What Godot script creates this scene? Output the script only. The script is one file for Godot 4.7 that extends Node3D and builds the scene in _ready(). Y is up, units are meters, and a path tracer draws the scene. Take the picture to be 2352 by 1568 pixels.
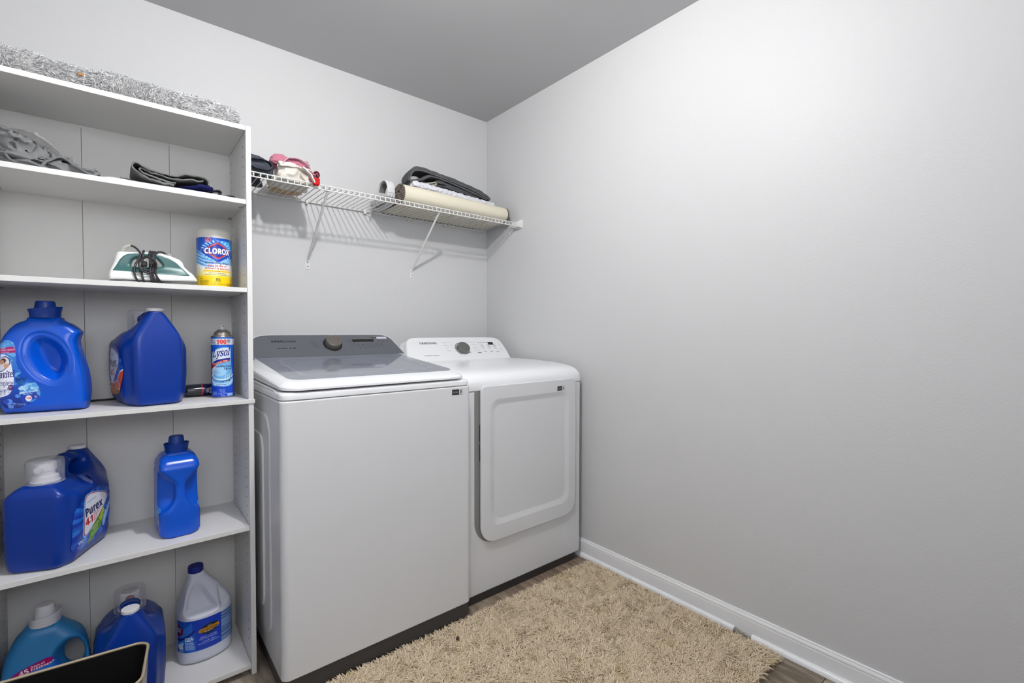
extends Node3D

# ---------------------------------------------------------------- geometry
class G:
	var v := PackedVector3Array()
	func tri(a: Vector3, b: Vector3, c: Vector3) -> void:
		v.push_back(a); v.push_back(b); v.push_back(c)
	func quad(a: Vector3, b: Vector3, c: Vector3, d: Vector3) -> void:
		tri(a, b, c); tri(a, c, d)
	func fan(r: PackedVector3Array, flip := false) -> void:
		var m := Vector3.ZERO
		for p in r: m += p
		m /= r.size()
		for i in r.size():
			var a := r[i]
			var b := r[(i + 1) % r.size()]
			if flip: tri(m, b, a)
			else: tri(m, a, b)
	func loft(rings: Array, cap0 := true, cap1 := true, closed := true) -> void:
		for k in rings.size() - 1:
			var a: PackedVector3Array = rings[k]
			var b: PackedVector3Array = rings[k + 1]
			var n := a.size()
			for i in (n if closed else n - 1):
				var j := (i + 1) % n
				quad(a[i], a[j], b[j], b[i])
		if cap0: fan(rings[0], true)
		if cap1: fan(rings[-1], false)
	func box(c: Vector3, s: Vector3, r := 0.0, t := Transform3D.IDENTITY) -> void:
		# a box with rounded edges
		var h := s * 0.5
		r = minf(r, minf(h.x, minf(h.y, h.z)) * 0.999)
		var steps := [[-1.0, 0.0], [1.0, 0.0]]
		if r > 0.0:
			steps = [[-1.0, -1.0], [-1.0, -0.4142], [-1.0, 0.0], [1.0, 0.0], [1.0, 0.4142], [1.0, 1.0]]
		for ax in 3:
			var u := (ax + 1) % 3
			var w := (ax + 2) % 3
			for sg in [-1.0, 1.0]:
				var grid := []
				for a in steps:
					var row := PackedVector3Array()
					for b in steps:
						var q := Vector3.ZERO
						q[ax] = sg * h[ax]
						q[u] = a[0] * (h[u] - r) + a[1] * r
						q[w] = b[0] * (h[w] - r) + b[1] * r
						if r > 0.0:
							var inn := q.clamp(-(h - Vector3(r, r, r)), h - Vector3(r, r, r))
							q = inn + (q - inn).normalized() * r
						row.push_back(t * (c + q))
					grid.append(row)
				for i in grid.size() - 1:
					for j in steps.size() - 1:
						if sg > 0: quad(grid[i][j], grid[i + 1][j], grid[i + 1][j + 1], grid[i][j + 1])
						else: quad(grid[i][j], grid[i][j + 1], grid[i + 1][j + 1], grid[i + 1][j])
	func tube(path: PackedVector3Array, r: float, seg := 8, closed := false, flat := 1.0) -> void:
		var n := path.size()
		var rings := []
		var side := Vector3.ZERO
		for i in n:
			var d: Vector3
			if closed: d = path[(i + 1) % n] - path[(i - 1 + n) % n]
			else: d = path[mini(i + 1, n - 1)] - path[maxi(i - 1, 0)]
			d = d.normalized()
			if side == Vector3.ZERO: side = d.cross(Vector3.UP if absf(d.y) < 0.9 else Vector3.RIGHT)
			side = (side - d * side.dot(d)).normalized()
			var up := side.cross(d)
			var ring := PackedVector3Array()
			for k in seg:
				var a := TAU * k / seg
				ring.push_back(path[i] + side * cos(a) * r + up * sin(a) * r * flat)
			rings.append(ring)
		if closed: rings.append(rings[0])
		loft(rings, not closed, not closed)
	func cyl(a: Vector3, b: Vector3, r: float, seg := 8) -> void:
		tube(PackedVector3Array([a, b]), r, seg)
	func lathe(prof: Array, seg := 32, c := Vector3.ZERO, sx := 1.0, sz := 1.0) -> void:
		var rings := []
		for p in prof:
			var ring := PackedVector3Array()
			for k in seg:
				var a := TAU * k / seg
				ring.push_back(c + Vector3(cos(a) * p.x * sx, p.y, -sin(a) * p.x * sz))
			rings.append(ring)
		loft(rings, prof[0].x > 0.0, prof[-1].x > 0.0)
	func add(o: G, t := Transform3D.IDENTITY) -> void:
		for p in o.v: v.push_back(t * p)
	func mesh(crease := 40.0, fix := true) -> ArrayMesh:
		var n := v.size() / 3
		var vol := 0.0
		for i in n: vol += v[3 * i].dot(v[3 * i + 1].cross(v[3 * i + 2]))
		var flip := fix and vol < 0.0
		var ids := {}
		var id := PackedInt32Array(); id.resize(n * 3)
		var fn := PackedVector3Array(); fn.resize(n)
		var fu := PackedVector3Array(); fu.resize(n)
		for i in n:
			var a := v[3 * i]
			var m := (v[3 * i + 1] - a).cross(v[3 * i + 2] - a)
			if flip: m = -m
			fn[i] = m
			fu[i] = m.normalized()
			for k in 3:
				var key := Vector3i((v[3 * i + k] * 50000.0).round())
				var w: int = ids.get(key, -1)
				if w < 0:
					w = ids.size()
					ids[key] = w
				id[3 * i + k] = w
		var start := PackedInt32Array(); start.resize(ids.size() + 1)
		for w in id: start[w + 1] += 1
		for i in ids.size(): start[i + 1] += start[i]
		var fill := start.duplicate()
		var at := PackedInt32Array(); at.resize(n * 3)
		for i in n * 3:
			at[fill[id[i]]] = i / 3
			fill[id[i]] += 1
		var co := cos(deg_to_rad(crease))
		var V := PackedVector3Array()
		var N := PackedVector3Array()
		for i in n:
			if fn[i].length_squared() < 1e-20: continue
			for kk in 3:
				var k: int = kk if flip else [0, 2, 1][kk]
				var c := 3 * i + k
				var s := Vector3.ZERO
				for q in range(start[id[c]], start[id[c] + 1]):
					var f := at[q]
					if fu[f].dot(fu[i]) > co: s += fn[f]
				V.push_back(v[c])
				N.push_back(s.normalized())
		return G.arrays(V, N)
	static func arrays(V: PackedVector3Array, N: PackedVector3Array, uv = null, idx = null) -> ArrayMesh:
		var a := []
		a.resize(Mesh.ARRAY_MAX)
		a[Mesh.ARRAY_VERTEX] = V
		a[Mesh.ARRAY_NORMAL] = N
		if uv != null: a[Mesh.ARRAY_TEX_UV] = uv
		if idx != null: a[Mesh.ARRAY_INDEX] = idx
		var m := ArrayMesh.new()
		m.add_surface_from_arrays(Mesh.PRIMITIVE_TRIANGLES, a)
		return m

# ---------------------------------------------------------------- solid fields meshed as surface nets
class Field:
	var lo: Vector3
	var c: float
	var nx: int
	var ny: int
	var nz: int
	var d := PackedFloat32Array()
	func _init(lo_: Vector3, hi: Vector3, cell: float):
		lo = lo_
		c = cell
		nx = int(ceil((hi.x - lo.x) / c)) + 1
		ny = int(ceil((hi.y - lo.y) / c)) + 1
		nz = int(ceil((hi.z - lo.z) / c)) + 1
		d.resize(nx * ny * nz)
	func fill(f: Callable) -> void:
		var i := 0
		for x in nx:
			for y in ny:
				for z in nz:
					d[i] = f.call(lo + Vector3(x, y, z) * c)
					i += 1
	func at(p: Vector3) -> float:
		var q := (p - lo) / c
		var x := clampi(int(q.x), 0, nx - 2)
		var y := clampi(int(q.y), 0, ny - 2)
		var z := clampi(int(q.z), 0, nz - 2)
		var f := (q - Vector3(x, y, z)).clamp(Vector3.ZERO, Vector3.ONE)
		var i := (x * ny + y) * nz + z
		var sx := ny * nz
		var a := lerpf(lerpf(d[i], d[i + 1], f.z), lerpf(d[i + nz], d[i + nz + 1], f.z), f.y)
		var b := lerpf(lerpf(d[i + sx], d[i + sx + 1], f.z), lerpf(d[i + sx + nz], d[i + sx + nz + 1], f.z), f.y)
		return lerpf(a, b, f.x)
	func grad(p: Vector3, e := 0.0) -> Vector3:
		if e == 0.0: e = c * 0.75
		return Vector3(at(p + Vector3(e, 0, 0)) - at(p - Vector3(e, 0, 0)), at(p + Vector3(0, e, 0)) - at(p - Vector3(0, e, 0)), at(p + Vector3(0, 0, e)) - at(p - Vector3(0, 0, e))).normalized()
	func mesh() -> ArrayMesh:
		var V := PackedVector3Array()
		var N := PackedVector3Array()
		var I := PackedInt32Array()
		var sx := ny * nz
		var cell := PackedInt32Array(); cell.resize(d.size()); cell.fill(-1)
		var off := [0, 1, nz, nz + 1, sx, sx + 1, sx + nz, sx + nz + 1]
		var pos := [Vector3(0, 0, 0), Vector3(0, 0, 1), Vector3(0, 1, 0), Vector3(0, 1, 1), Vector3(1, 0, 0), Vector3(1, 0, 1), Vector3(1, 1, 0), Vector3(1, 1, 1)]
		var edges := [[0, 1], [2, 3], [4, 5], [6, 7], [0, 2], [1, 3], [4, 6], [5, 7], [0, 4], [1, 5], [2, 6], [3, 7]]
		var far := c * 4.0
		for x in nx - 1:
			for y in ny - 1:
				for z in nz - 1:
					var i := (x * ny + y) * nz + z
					if absf(d[i]) > far: continue
					var s := 0
					for k in 8:
						if d[i + off[k]] < 0.0: s += 1
					if s == 0 or s == 8: continue
					var m := Vector3.ZERO
					var cnt := 0
					for e in edges:
						var a := d[i + off[e[0]]]
						var b := d[i + off[e[1]]]
						if (a < 0.0) != (b < 0.0):
							m += pos[e[0]].lerp(pos[e[1]], a / (a - b))
							cnt += 1
					var p := lo + (Vector3(x, y, z) + m / cnt) * c
					cell[i] = V.size()
					V.push_back(p)
					N.push_back(grad(p))
		var st := [[sx, nz, 1], [nz, 1, sx], [1, sx, nz]]
		for x in range(1, nx - 1):
			for y in range(1, ny - 1):
				for z in range(1, nz - 1):
					var i := (x * ny + y) * nz + z
					if absf(d[i]) > far: continue
					for q in st:
						var ins := d[i] < 0.0
						if ins == (d[i + q[0]] < 0.0): continue
						var a := cell[i]
						var b := cell[i - q[1]]
						var e := cell[i - q[1] - q[2]]
						var f := cell[i - q[2]]
						if a < 0 or b < 0 or e < 0 or f < 0: continue
						# Godot's front faces run clockwise
						if ins: I.append_array([a, e, b, a, f, e])
						else: I.append_array([a, b, e, a, e, f])
		return G.arrays(V, N, null, I)

static func smin(a: float, b: float, k: float) -> float:
	var h := maxf(k - absf(a - b), 0.0) / k
	return minf(a, b) - h * h * k * 0.25
static func smax(a: float, b: float, k: float) -> float:
	return -smin(-a, -b, k)
static func cap(p: Vector3, a: Vector3, b: Vector3, r0: float, r1: float) -> float:
	var ab := b - a
	var t := clampf((p - a).dot(ab) / ab.length_squared(), 0.0, 1.0)
	return (p - a - ab * t).length() - lerpf(r0, r1, t)
static func pdist(p: Vector2, q: PackedVector2Array) -> float:   # signed distance to a polygon, negative inside
	var best := INF
	var inside := false
	var n := q.size()
	var b := q[n - 1]
	for i in n:
		var a := q[i]
		var e := b - a
		var w := p - a
		best = minf(best, (w - e * clampf(w.dot(e) / e.length_squared(), 0.0, 1.0)).length_squared())
		if (a.y > p.y) != (b.y > p.y) and p.x < e.x * (p.y - a.y) / e.y + a.x: inside = not inside
		b = a
	return -sqrt(best) if inside else sqrt(best)
static func curve(pts: Array, n := 6, closed := true) -> PackedVector2Array:   # Catmull-Rom through the points
	var out := PackedVector2Array()
	var m := pts.size()
	for i in (m if closed else m - 1):
		var p0: Vector2 = pts[(i - 1 + m) % m] if closed or i > 0 else pts[0]
		var p1: Vector2 = pts[i]
		var p2: Vector2 = pts[(i + 1) % m]
		var p3: Vector2 = pts[(i + 2) % m] if closed or i + 2 < m else pts[m - 1]
		for k in n: out.push_back(p1.cubic_interpolate(p2, p0, p3, float(k) / n))
	if not closed: out.push_back(pts[m - 1])
	return out
static func curve3(pts: Array, n := 6, closed := false) -> PackedVector3Array:
	var out := PackedVector3Array()
	var m := pts.size()
	for i in (m if closed else m - 1):
		var p0: Vector3 = pts[(i - 1 + m) % m] if closed or i > 0 else pts[0]
		var p3: Vector3 = pts[(i + 2) % m] if closed or i + 2 < m else pts[m - 1]
		for k in n: out.push_back((pts[i] as Vector3).cubic_interpolate(pts[(i + 1) % m], p0, p3, float(k) / n))
	if not closed: out.push_back(pts[m - 1])
	return out
static func rr(w: float, h: float, r: Array, n := 6) -> PackedVector2Array:   # rounded rectangle about 0: radii bottom-right, top-right, top-left, bottom-left
	var out := PackedVector2Array()
	var cs := [Vector2(1, -1), Vector2(1, 1), Vector2(-1, 1), Vector2(-1, -1)]
	for i in 4:
		var q: float = r[i]
		var c := Vector2(cs[i].x * (w / 2 - q), cs[i].y * (h / 2 - q))
		for k in n + 1:
			var a := (i - 1 + float(k) / n) * PI / 2
			out.push_back(c + Vector2(cos(a), sin(a)) * q)
	return out
static func on_xy(q: PackedVector2Array, z: float, o := Vector2.ZERO) -> PackedVector3Array:
	var out := PackedVector3Array()
	for p in q: out.push_back(Vector3(p.x + o.x, p.y + o.y, z))
	return out
static func on_xz(q: PackedVector2Array, y: float, o := Vector2.ZERO) -> PackedVector3Array:
	var out := PackedVector3Array()
	for p in q: out.push_back(Vector3(p.x + o.x, y, -p.y + o.y))
	return out

# ---------------------------------------------------------------- flat print for labels
class Pic:
	var im: Image
	var w: int
	var h: int
	var k: float     # pixels per unit; units are the label's own
	func _init(w_: float, h_: float, px: float, col: Color):
		k = px
		w = int(w_ * k)
		h = int(h_ * k)
		im = Image.create(w, h, false, Image.FORMAT_RGB8)
		im.fill(col)
	func poly(cs: Array, col: Color) -> void:      # even-odd, y up
		var lo := INF
		var hi := -INF
		for c in cs:
			for p in c:
				lo = minf(lo, h - p.y * k)
				hi = maxf(hi, h - p.y * k)
		for y in range(maxi(0, int(lo)), mini(h, int(hi) + 1)):
			var xs := PackedFloat32Array()
			var yc := y + 0.5
			for c in cs:
				var n: int = c.size()
				for i in n:
					var a: Vector2 = c[i] * k
					var b: Vector2 = c[(i + 1) % n] * k
					a.y = h - a.y
					b.y = h - b.y
					if (a.y > yc) != (b.y > yc): xs.push_back(a.x + (b.x - a.x) * (yc - a.y) / (b.y - a.y))
			xs.sort()
			for i in range(0, xs.size() - 1, 2):
				var x0 := clampi(roundi(xs[i]), 0, w)
				var x1 := clampi(roundi(xs[i + 1]), 0, w)
				if x1 > x0: im.fill_rect(Rect2i(x0, y, x1 - x0, 1), col)
	func rect(x: float, y: float, rw: float, rh: float, col: Color) -> void:
		poly([PackedVector2Array([Vector2(x, y), Vector2(x + rw, y), Vector2(x + rw, y + rh), Vector2(x, y + rh)])], col)
	func oval(c: Vector2, rx: float, ry: float, col: Color, turn := 0.0, ring := 0.0) -> void:
		var q := PackedVector2Array()
		var q2 := PackedVector2Array()
		for i in 40:
			var e := Vector2(cos(TAU * i / 40), sin(TAU * i / 40))
			q.push_back(c + (e * Vector2(rx, ry)).rotated(turn))
			q2.push_back(c + (e * Vector2(rx - ring, ry - ring)).rotated(turn))
		poly([q, q2] if ring > 0.0 else [q], col)
	func fade(y0: float, y1: float, a: Color, b: Color) -> void:
		for y in range(maxi(0, int(h - y1 * k)), mini(h, int(h - y0 * k) + 1)):
			im.fill_rect(Rect2i(0, y, w, 1), a.lerp(b, clampf(((h - y) / k - y0) / (y1 - y0), 0, 1)))
	func stroke(pts: Array, wd: float, col: Color) -> void:
		for i in pts.size() - 1:
			var a: Vector2 = pts[i]
			var b: Vector2 = pts[i + 1]
			var n := (b - a).normalized().orthogonal() * wd / 2
			poly([PackedVector2Array([a + n, b + n, b - n, a - n])], col)
			oval(b, wd / 2, wd / 2, col)
	func text(s: String, font: Font, size: float, at: Vector2, col: Color, align := 0, turn := 0.0, shear := 0.0, sx := 1.0, fat := 0.0) -> void:   # size: height of the capitals
		var t := TextMesh.new()
		t.font = font
		t.text = s
		t.font_size = 96
		t.pixel_size = 1.0
		t.depth = 0.0
		t.curve_step = 2.0
		var a := t.get_mesh_arrays()
		if a.is_empty() or a[0] == null or a[0].size() == 0: return
		var V: PackedVector3Array = a[Mesh.ARRAY_VERTEX]
		var I = a[Mesh.ARRAY_INDEX]
		var lo := INF
		var hi := -INF
		var base := 0.0
		for p in V:
			lo = minf(lo, p.x)
			hi = maxf(hi, p.x)
		var f := size / 68.5        # capitals are 0.714 em
		base = -29.0
		var ox := -lo if align < 0 else (-hi if align > 0 else -(lo + hi) / 2)
		var q := PackedVector2Array()
		for p in V:
			var e := Vector2((p.x + ox) * sx, p.y - base) * f
			e.x += e.y * shear
			q.push_back(at + e.rotated(turn))
		var shifts := [Vector2.ZERO] if fat == 0.0 else [Vector2(-fat, 0), Vector2(fat, 0), Vector2(0, fat), Vector2(0, -fat), Vector2(fat, fat) * 0.7, Vector2(-fat, fat) * 0.7, Vector2(fat, -fat) * 0.7, Vector2(-fat, -fat) * 0.7]
		for sh in shifts:
			for i in range(0, (I.size() if I != null else V.size()), 3):
				if I != null: poly([PackedVector2Array([q[I[i]] + sh, q[I[i + 1]] + sh, q[I[i + 2]] + sh])], col)
				else: poly([PackedVector2Array([q[i] + sh, q[i + 1] + sh, q[i + 2] + sh])], col)
	func bars(at: Vector2, wd: float, rows: int, pitch: float, thick: float, col: Color, sd := 1, turn := 0.0) -> void:   # lines of print too small to read
		var rng := RandomNumberGenerator.new()
		rng.seed = sd
		for r in rows:
			var x := 0.0
			var end := wd * rng.randf_range(0.75, 1.0)
			while x < end:
				var l := minf(thick * rng.randf_range(1.2, 4.5), end - x)
				var q := PackedVector2Array([Vector2(x, 0), Vector2(x + l, 0), Vector2(x + l, thick), Vector2(x, thick)])
				for i in 4: q[i] = at + (q[i] + Vector2(0, -r * pitch)).rotated(turn)
				poly([q], col)
				x += l + thick * 0.6
	func tex() -> ImageTexture:
		var o := im.duplicate()
		o.resize(w / 2, h / 2, Image.INTERPOLATE_BILINEAR)
		return ImageTexture.create_from_image(o)

# ---------------------------------------------------------------- things and materials
var rng := RandomNumberGenerator.new()
var M := {}
var sans: SystemFont
var bold: SystemFont
var serif: SystemFont
var rcond := {}

func mat(col: Color, rough := 0.5, metal := 0.0, spec := 0.5) -> StandardMaterial3D:
	var m := StandardMaterial3D.new()
	m.albedo_color = col
	m.roughness = rough
	m.metallic = metal
	m.metallic_specular = spec
	return m
func grey(x: float) -> Color:
	return Color(x, x, x)
func noise_tex(freq: float, size := 512, normal := false, strength := 4.0, sd := 1, oct := 4, ramp = null) -> NoiseTexture2D:
	var n := FastNoiseLite.new()
	n.noise_type = FastNoiseLite.TYPE_SIMPLEX_SMOOTH
	n.frequency = freq
	n.fractal_octaves = oct
	n.seed = sd
	var t := NoiseTexture2D.new()
	t.width = size
	t.height = size
	t.seamless = true
	t.as_normal_map = normal
	t.bump_strength = strength
	if ramp != null: t.color_ramp = ramp
	t.noise = n
	return t
func ramp2(a: Color, b: Color, lo := 0.0, hi := 1.0) -> Gradient:
	var g := Gradient.new()
	g.offsets = PackedFloat32Array([lo, hi])
	g.colors = PackedColorArray([a, b])
	return g
func thing(called: String, label: String, category: String, at := Vector3.ZERO, turn := 0.0, group := "") -> Node3D:
	var o := Node3D.new()
	o.name = called
	add_child(o, true)
	o.position = at
	o.rotation.y = turn
	tag(o, label, category, group)
	return o
func tag(o: Node, label: String, category := "", group := "", kind := "") -> void:
	if label: o.set_meta("label", label)
	if category: o.set_meta("category", category)
	if group: o.set_meta("group", group)
	if kind: o.set_meta("kind", kind)
func part(called: String, m: Mesh, material: Material, parent: Node, label := "") -> MeshInstance3D:
	var o := MeshInstance3D.new()
	o.name = called
	o.mesh = m
	o.material_override = material
	parent.add_child(o, true)
	if label: o.set_meta("label", label)
	return o
func struct(called: String, m: Mesh, material: Material) -> MeshInstance3D:
	var o := part(called, m, material, self)
	o.set_meta("kind", "structure")
	return o
func stuff(called: String, m: Mesh, material: Material, parent: Node, ts: Array, cols = null) -> MultiMeshInstance3D:
	var mm := MultiMesh.new()
	mm.transform_format = MultiMesh.TRANSFORM_3D
	mm.use_colors = cols != null
	mm.mesh = m
	mm.instance_count = ts.size()
	for i in ts.size():
		mm.set_instance_transform(i, ts[i])
		if cols != null: mm.set_instance_color(i, cols[i])
	var o := MultiMeshInstance3D.new()
	o.name = called
	o.multimesh = mm
	o.material_override = material
	parent.add_child(o, true)
	o.set_meta("kind", "stuff")
	return o
func bx(c: Vector3, s: Vector3, r := 0.0) -> ArrayMesh:
	var g := G.new()
	g.box(c, s, r)
	return g.mesh()
func lettering(s: String, font: Font, size: float, tf: Transform3D, g: G, sx := 1.0) -> void:   # raised letters laid on a plane: capitals of that height, in the plane's x and y
	var t := TextMesh.new()
	t.font = font
	t.text = s
	t.font_size = 64
	t.pixel_size = 1.0
	t.depth = 0.0
	t.curve_step = 4.0
	var a := t.get_mesh_arrays()
	if a.is_empty() or a[0] == null: return
	var f := size / 45.7
	for p in a[Mesh.ARRAY_VERTEX]: g.v.push_back(tf * Vector3(p.x * f * sx, p.y * f, 0))
# a sheet laid on a field's surface: for each (s, t) a start outside and a direction; the mesh is grown in rings from the middle of the outline
func sheet(F: Field, outline: PackedVector2Array, ray: Callable, size: Vector2, origin: Vector2, lift := 0.0006, rings := 22) -> ArrayMesh:
	var mid := Vector2.ZERO
	for p in outline: mid += p
	mid /= outline.size()
	var n := outline.size()
	var V := PackedVector3Array()
	var N := PackedVector3Array()
	var UV := PackedVector2Array()
	var I := PackedInt32Array()
	for r in rings + 1:
		for i in n:
			var q := mid.lerp(outline[i], float(r) / rings)
			var od: Array = ray.call(q)
			var p: Vector3 = od[0]
			var dir: Vector3 = od[1]
			var s := 0.0
			for it in 60:
				var dd := F.at(p + dir * s)
				s += dd * 0.7
				if absf(dd) < 0.00005: break
			p += dir * s
			var nn := F.grad(p, F.c * 1.2)
			V.push_back(p + nn * lift)
			N.push_back(nn)
			UV.push_back(Vector2((q.x - origin.x) / size.x, 1.0 - (q.y - origin.y) / size.y))
	for r in rings:
		for i in n:
			var j := (i + 1) % n
			var a := r * n + i
			var b := r * n + j
			var e := a + n
			var f := b + n
			var flip := (V[e] - V[a]).cross(V[f] - V[a]).dot(N[e]) > 0
			if flip: I.append_array([a, f, e, a, b, f])
			else: I.append_array([a, e, f, a, f, b])
	return G.arrays(V, N, UV, I)
func label_mat(t: Texture2D, rough := 0.35) -> StandardMaterial3D:
	var m := mat(Color.WHITE, rough)
	m.albedo_texture = t
	return m
# ---------------------------------------------------------------- the scene
func _ready():
	var cam := Camera3D.new()
	cam.name = "camera"
	cam.fov = 72.255
	cam.position = Vector3(-1.7726, 1.1287, 2.3846)
	cam.rotation_degrees = Vector3(-1.266, -39.736, 0.05)
	cam.near = 0.02
	cam.far = 50.0
	add_child(cam)
	cam.current = true
	var env := Environment.new()
	env.background_mode = Environment.BG_COLOR
	env.background_color = Color(0.97, 0.98, 1.0)
	env.background_energy_multiplier = 7.5
	env.tonemap_mode = Environment.TONE_MAPPER_LINEAR
	env.tonemap_exposure = 1.07
	env.sdfgi_enabled = true
	env.ssao_enabled = true
	env.ssil_enabled = true
	var we := WorldEnvironment.new()
	we.name = "environment"
	we.environment = env
	add_child(we)
	rng.seed = 7
	sans = SystemFont.new(); sans.font_names = PackedStringArray(["Droid Sans"])
	bold = SystemFont.new(); bold.font_names = PackedStringArray(["Droid Sans"]); bold.font_weight = 700
	serif = SystemFont.new(); serif.font_names = PackedStringArray(["Droid Serif"])
	materials()
	lamp()
	room()
	bookcase()
	washer()
	dryer()
	wire_shelf()
	floor_rug()
	bin()
	shelf_things()
	bottles()
	wire_things()

func materials() -> void:
	M.wall = mat(Color(0.79, 0.792, 0.797), 0.5, 0.0, 0.38)
	M.wall.normal_enabled = true
	M.wall.normal_texture = noise_tex(0.05, 512, true, 5.0, 3, 3)
	M.wall.normal_scale = 0.12
	M.wall.uv1_triplanar = true
	M.wall.uv1_world_triplanar = true
	M.wall.uv1_scale = Vector3(5, 5, 5)
	M.ceiling = mat(Color(0.745, 0.745, 0.75), 0.9, 0.0, 0.3)
	M.trim = mat(Color(0.90, 0.905, 0.915), 0.3)
	M.board = mat(Color(0.865, 0.862, 0.858), 0.4)
	M.board_back = mat(Color(0.865, 0.86, 0.85), 0.5)
	M.hole = mat(grey(0.16), 0.8)
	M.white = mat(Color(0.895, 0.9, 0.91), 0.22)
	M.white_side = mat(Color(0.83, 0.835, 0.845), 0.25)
	M.toe = mat(Color(0.235, 0.225, 0.225), 0.55)
	M.dark = mat(grey(0.08), 0.4)
	M.seam = mat(grey(0.40), 0.7)
	M.wire = mat(Color(0.86, 0.86, 0.85), 0.35)
	M.plastic_white = mat(Color(0.9, 0.9, 0.91), 0.35)
	M.chrome = mat(grey(0.75), 0.22, 1.0)
	M.print = mat(grey(0.2), 0.6)

func lamp() -> void:
	var at := Vector3(-1.25, 2.35, 1.47)
	var t := thing("ceiling_light", "round ceiling light with a glowing bulb above the middle of the room", "ceiling light", Vector3(at.x, 2.44, at.z))
	var g := G.new()
	g.lathe([Vector2(0.0, 0.0), Vector2(0.075, 0.0), Vector2(0.08, -0.008), Vector2(0.07, -0.02), Vector2(0.028, -0.026), Vector2(0.022, -0.05), Vector2(0.0, -0.05)], 32)
	part("canopy", g.mesh(), M.plastic_white, t)
	g = G.new()
	var pr := []
	for i in 13:
		var a := -PI / 2 + PI * i / 12
		pr.push_back(Vector2(maxf(0.0, cos(a) * 0.04), -0.09 + sin(a) * 0.04))
	pr[0].x = 0.0
	pr[12].x = 0.0
	g.lathe(pr, 24)
	var m := mat(Color.WHITE, 0.5)
	m.emission_enabled = true
	m.emission = Color(1.0, 0.985, 0.96)
	m.emission_energy_multiplier = 4.0
	part("bulb", g.mesh(), m, t)
	var l := OmniLight3D.new()
	l.name = "bulb_light"
	l.light_color = Color(0.998, 0.995, 0.99)
	l.light_energy = 1.34
	l.light_size = 0.035
	l.omni_range = 9.0
	l.omni_attenuation = 2.0
	l.shadow_enabled = true
	l.position = Vector3(0, -0.09, 0)
	t.add_child(l)

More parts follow.
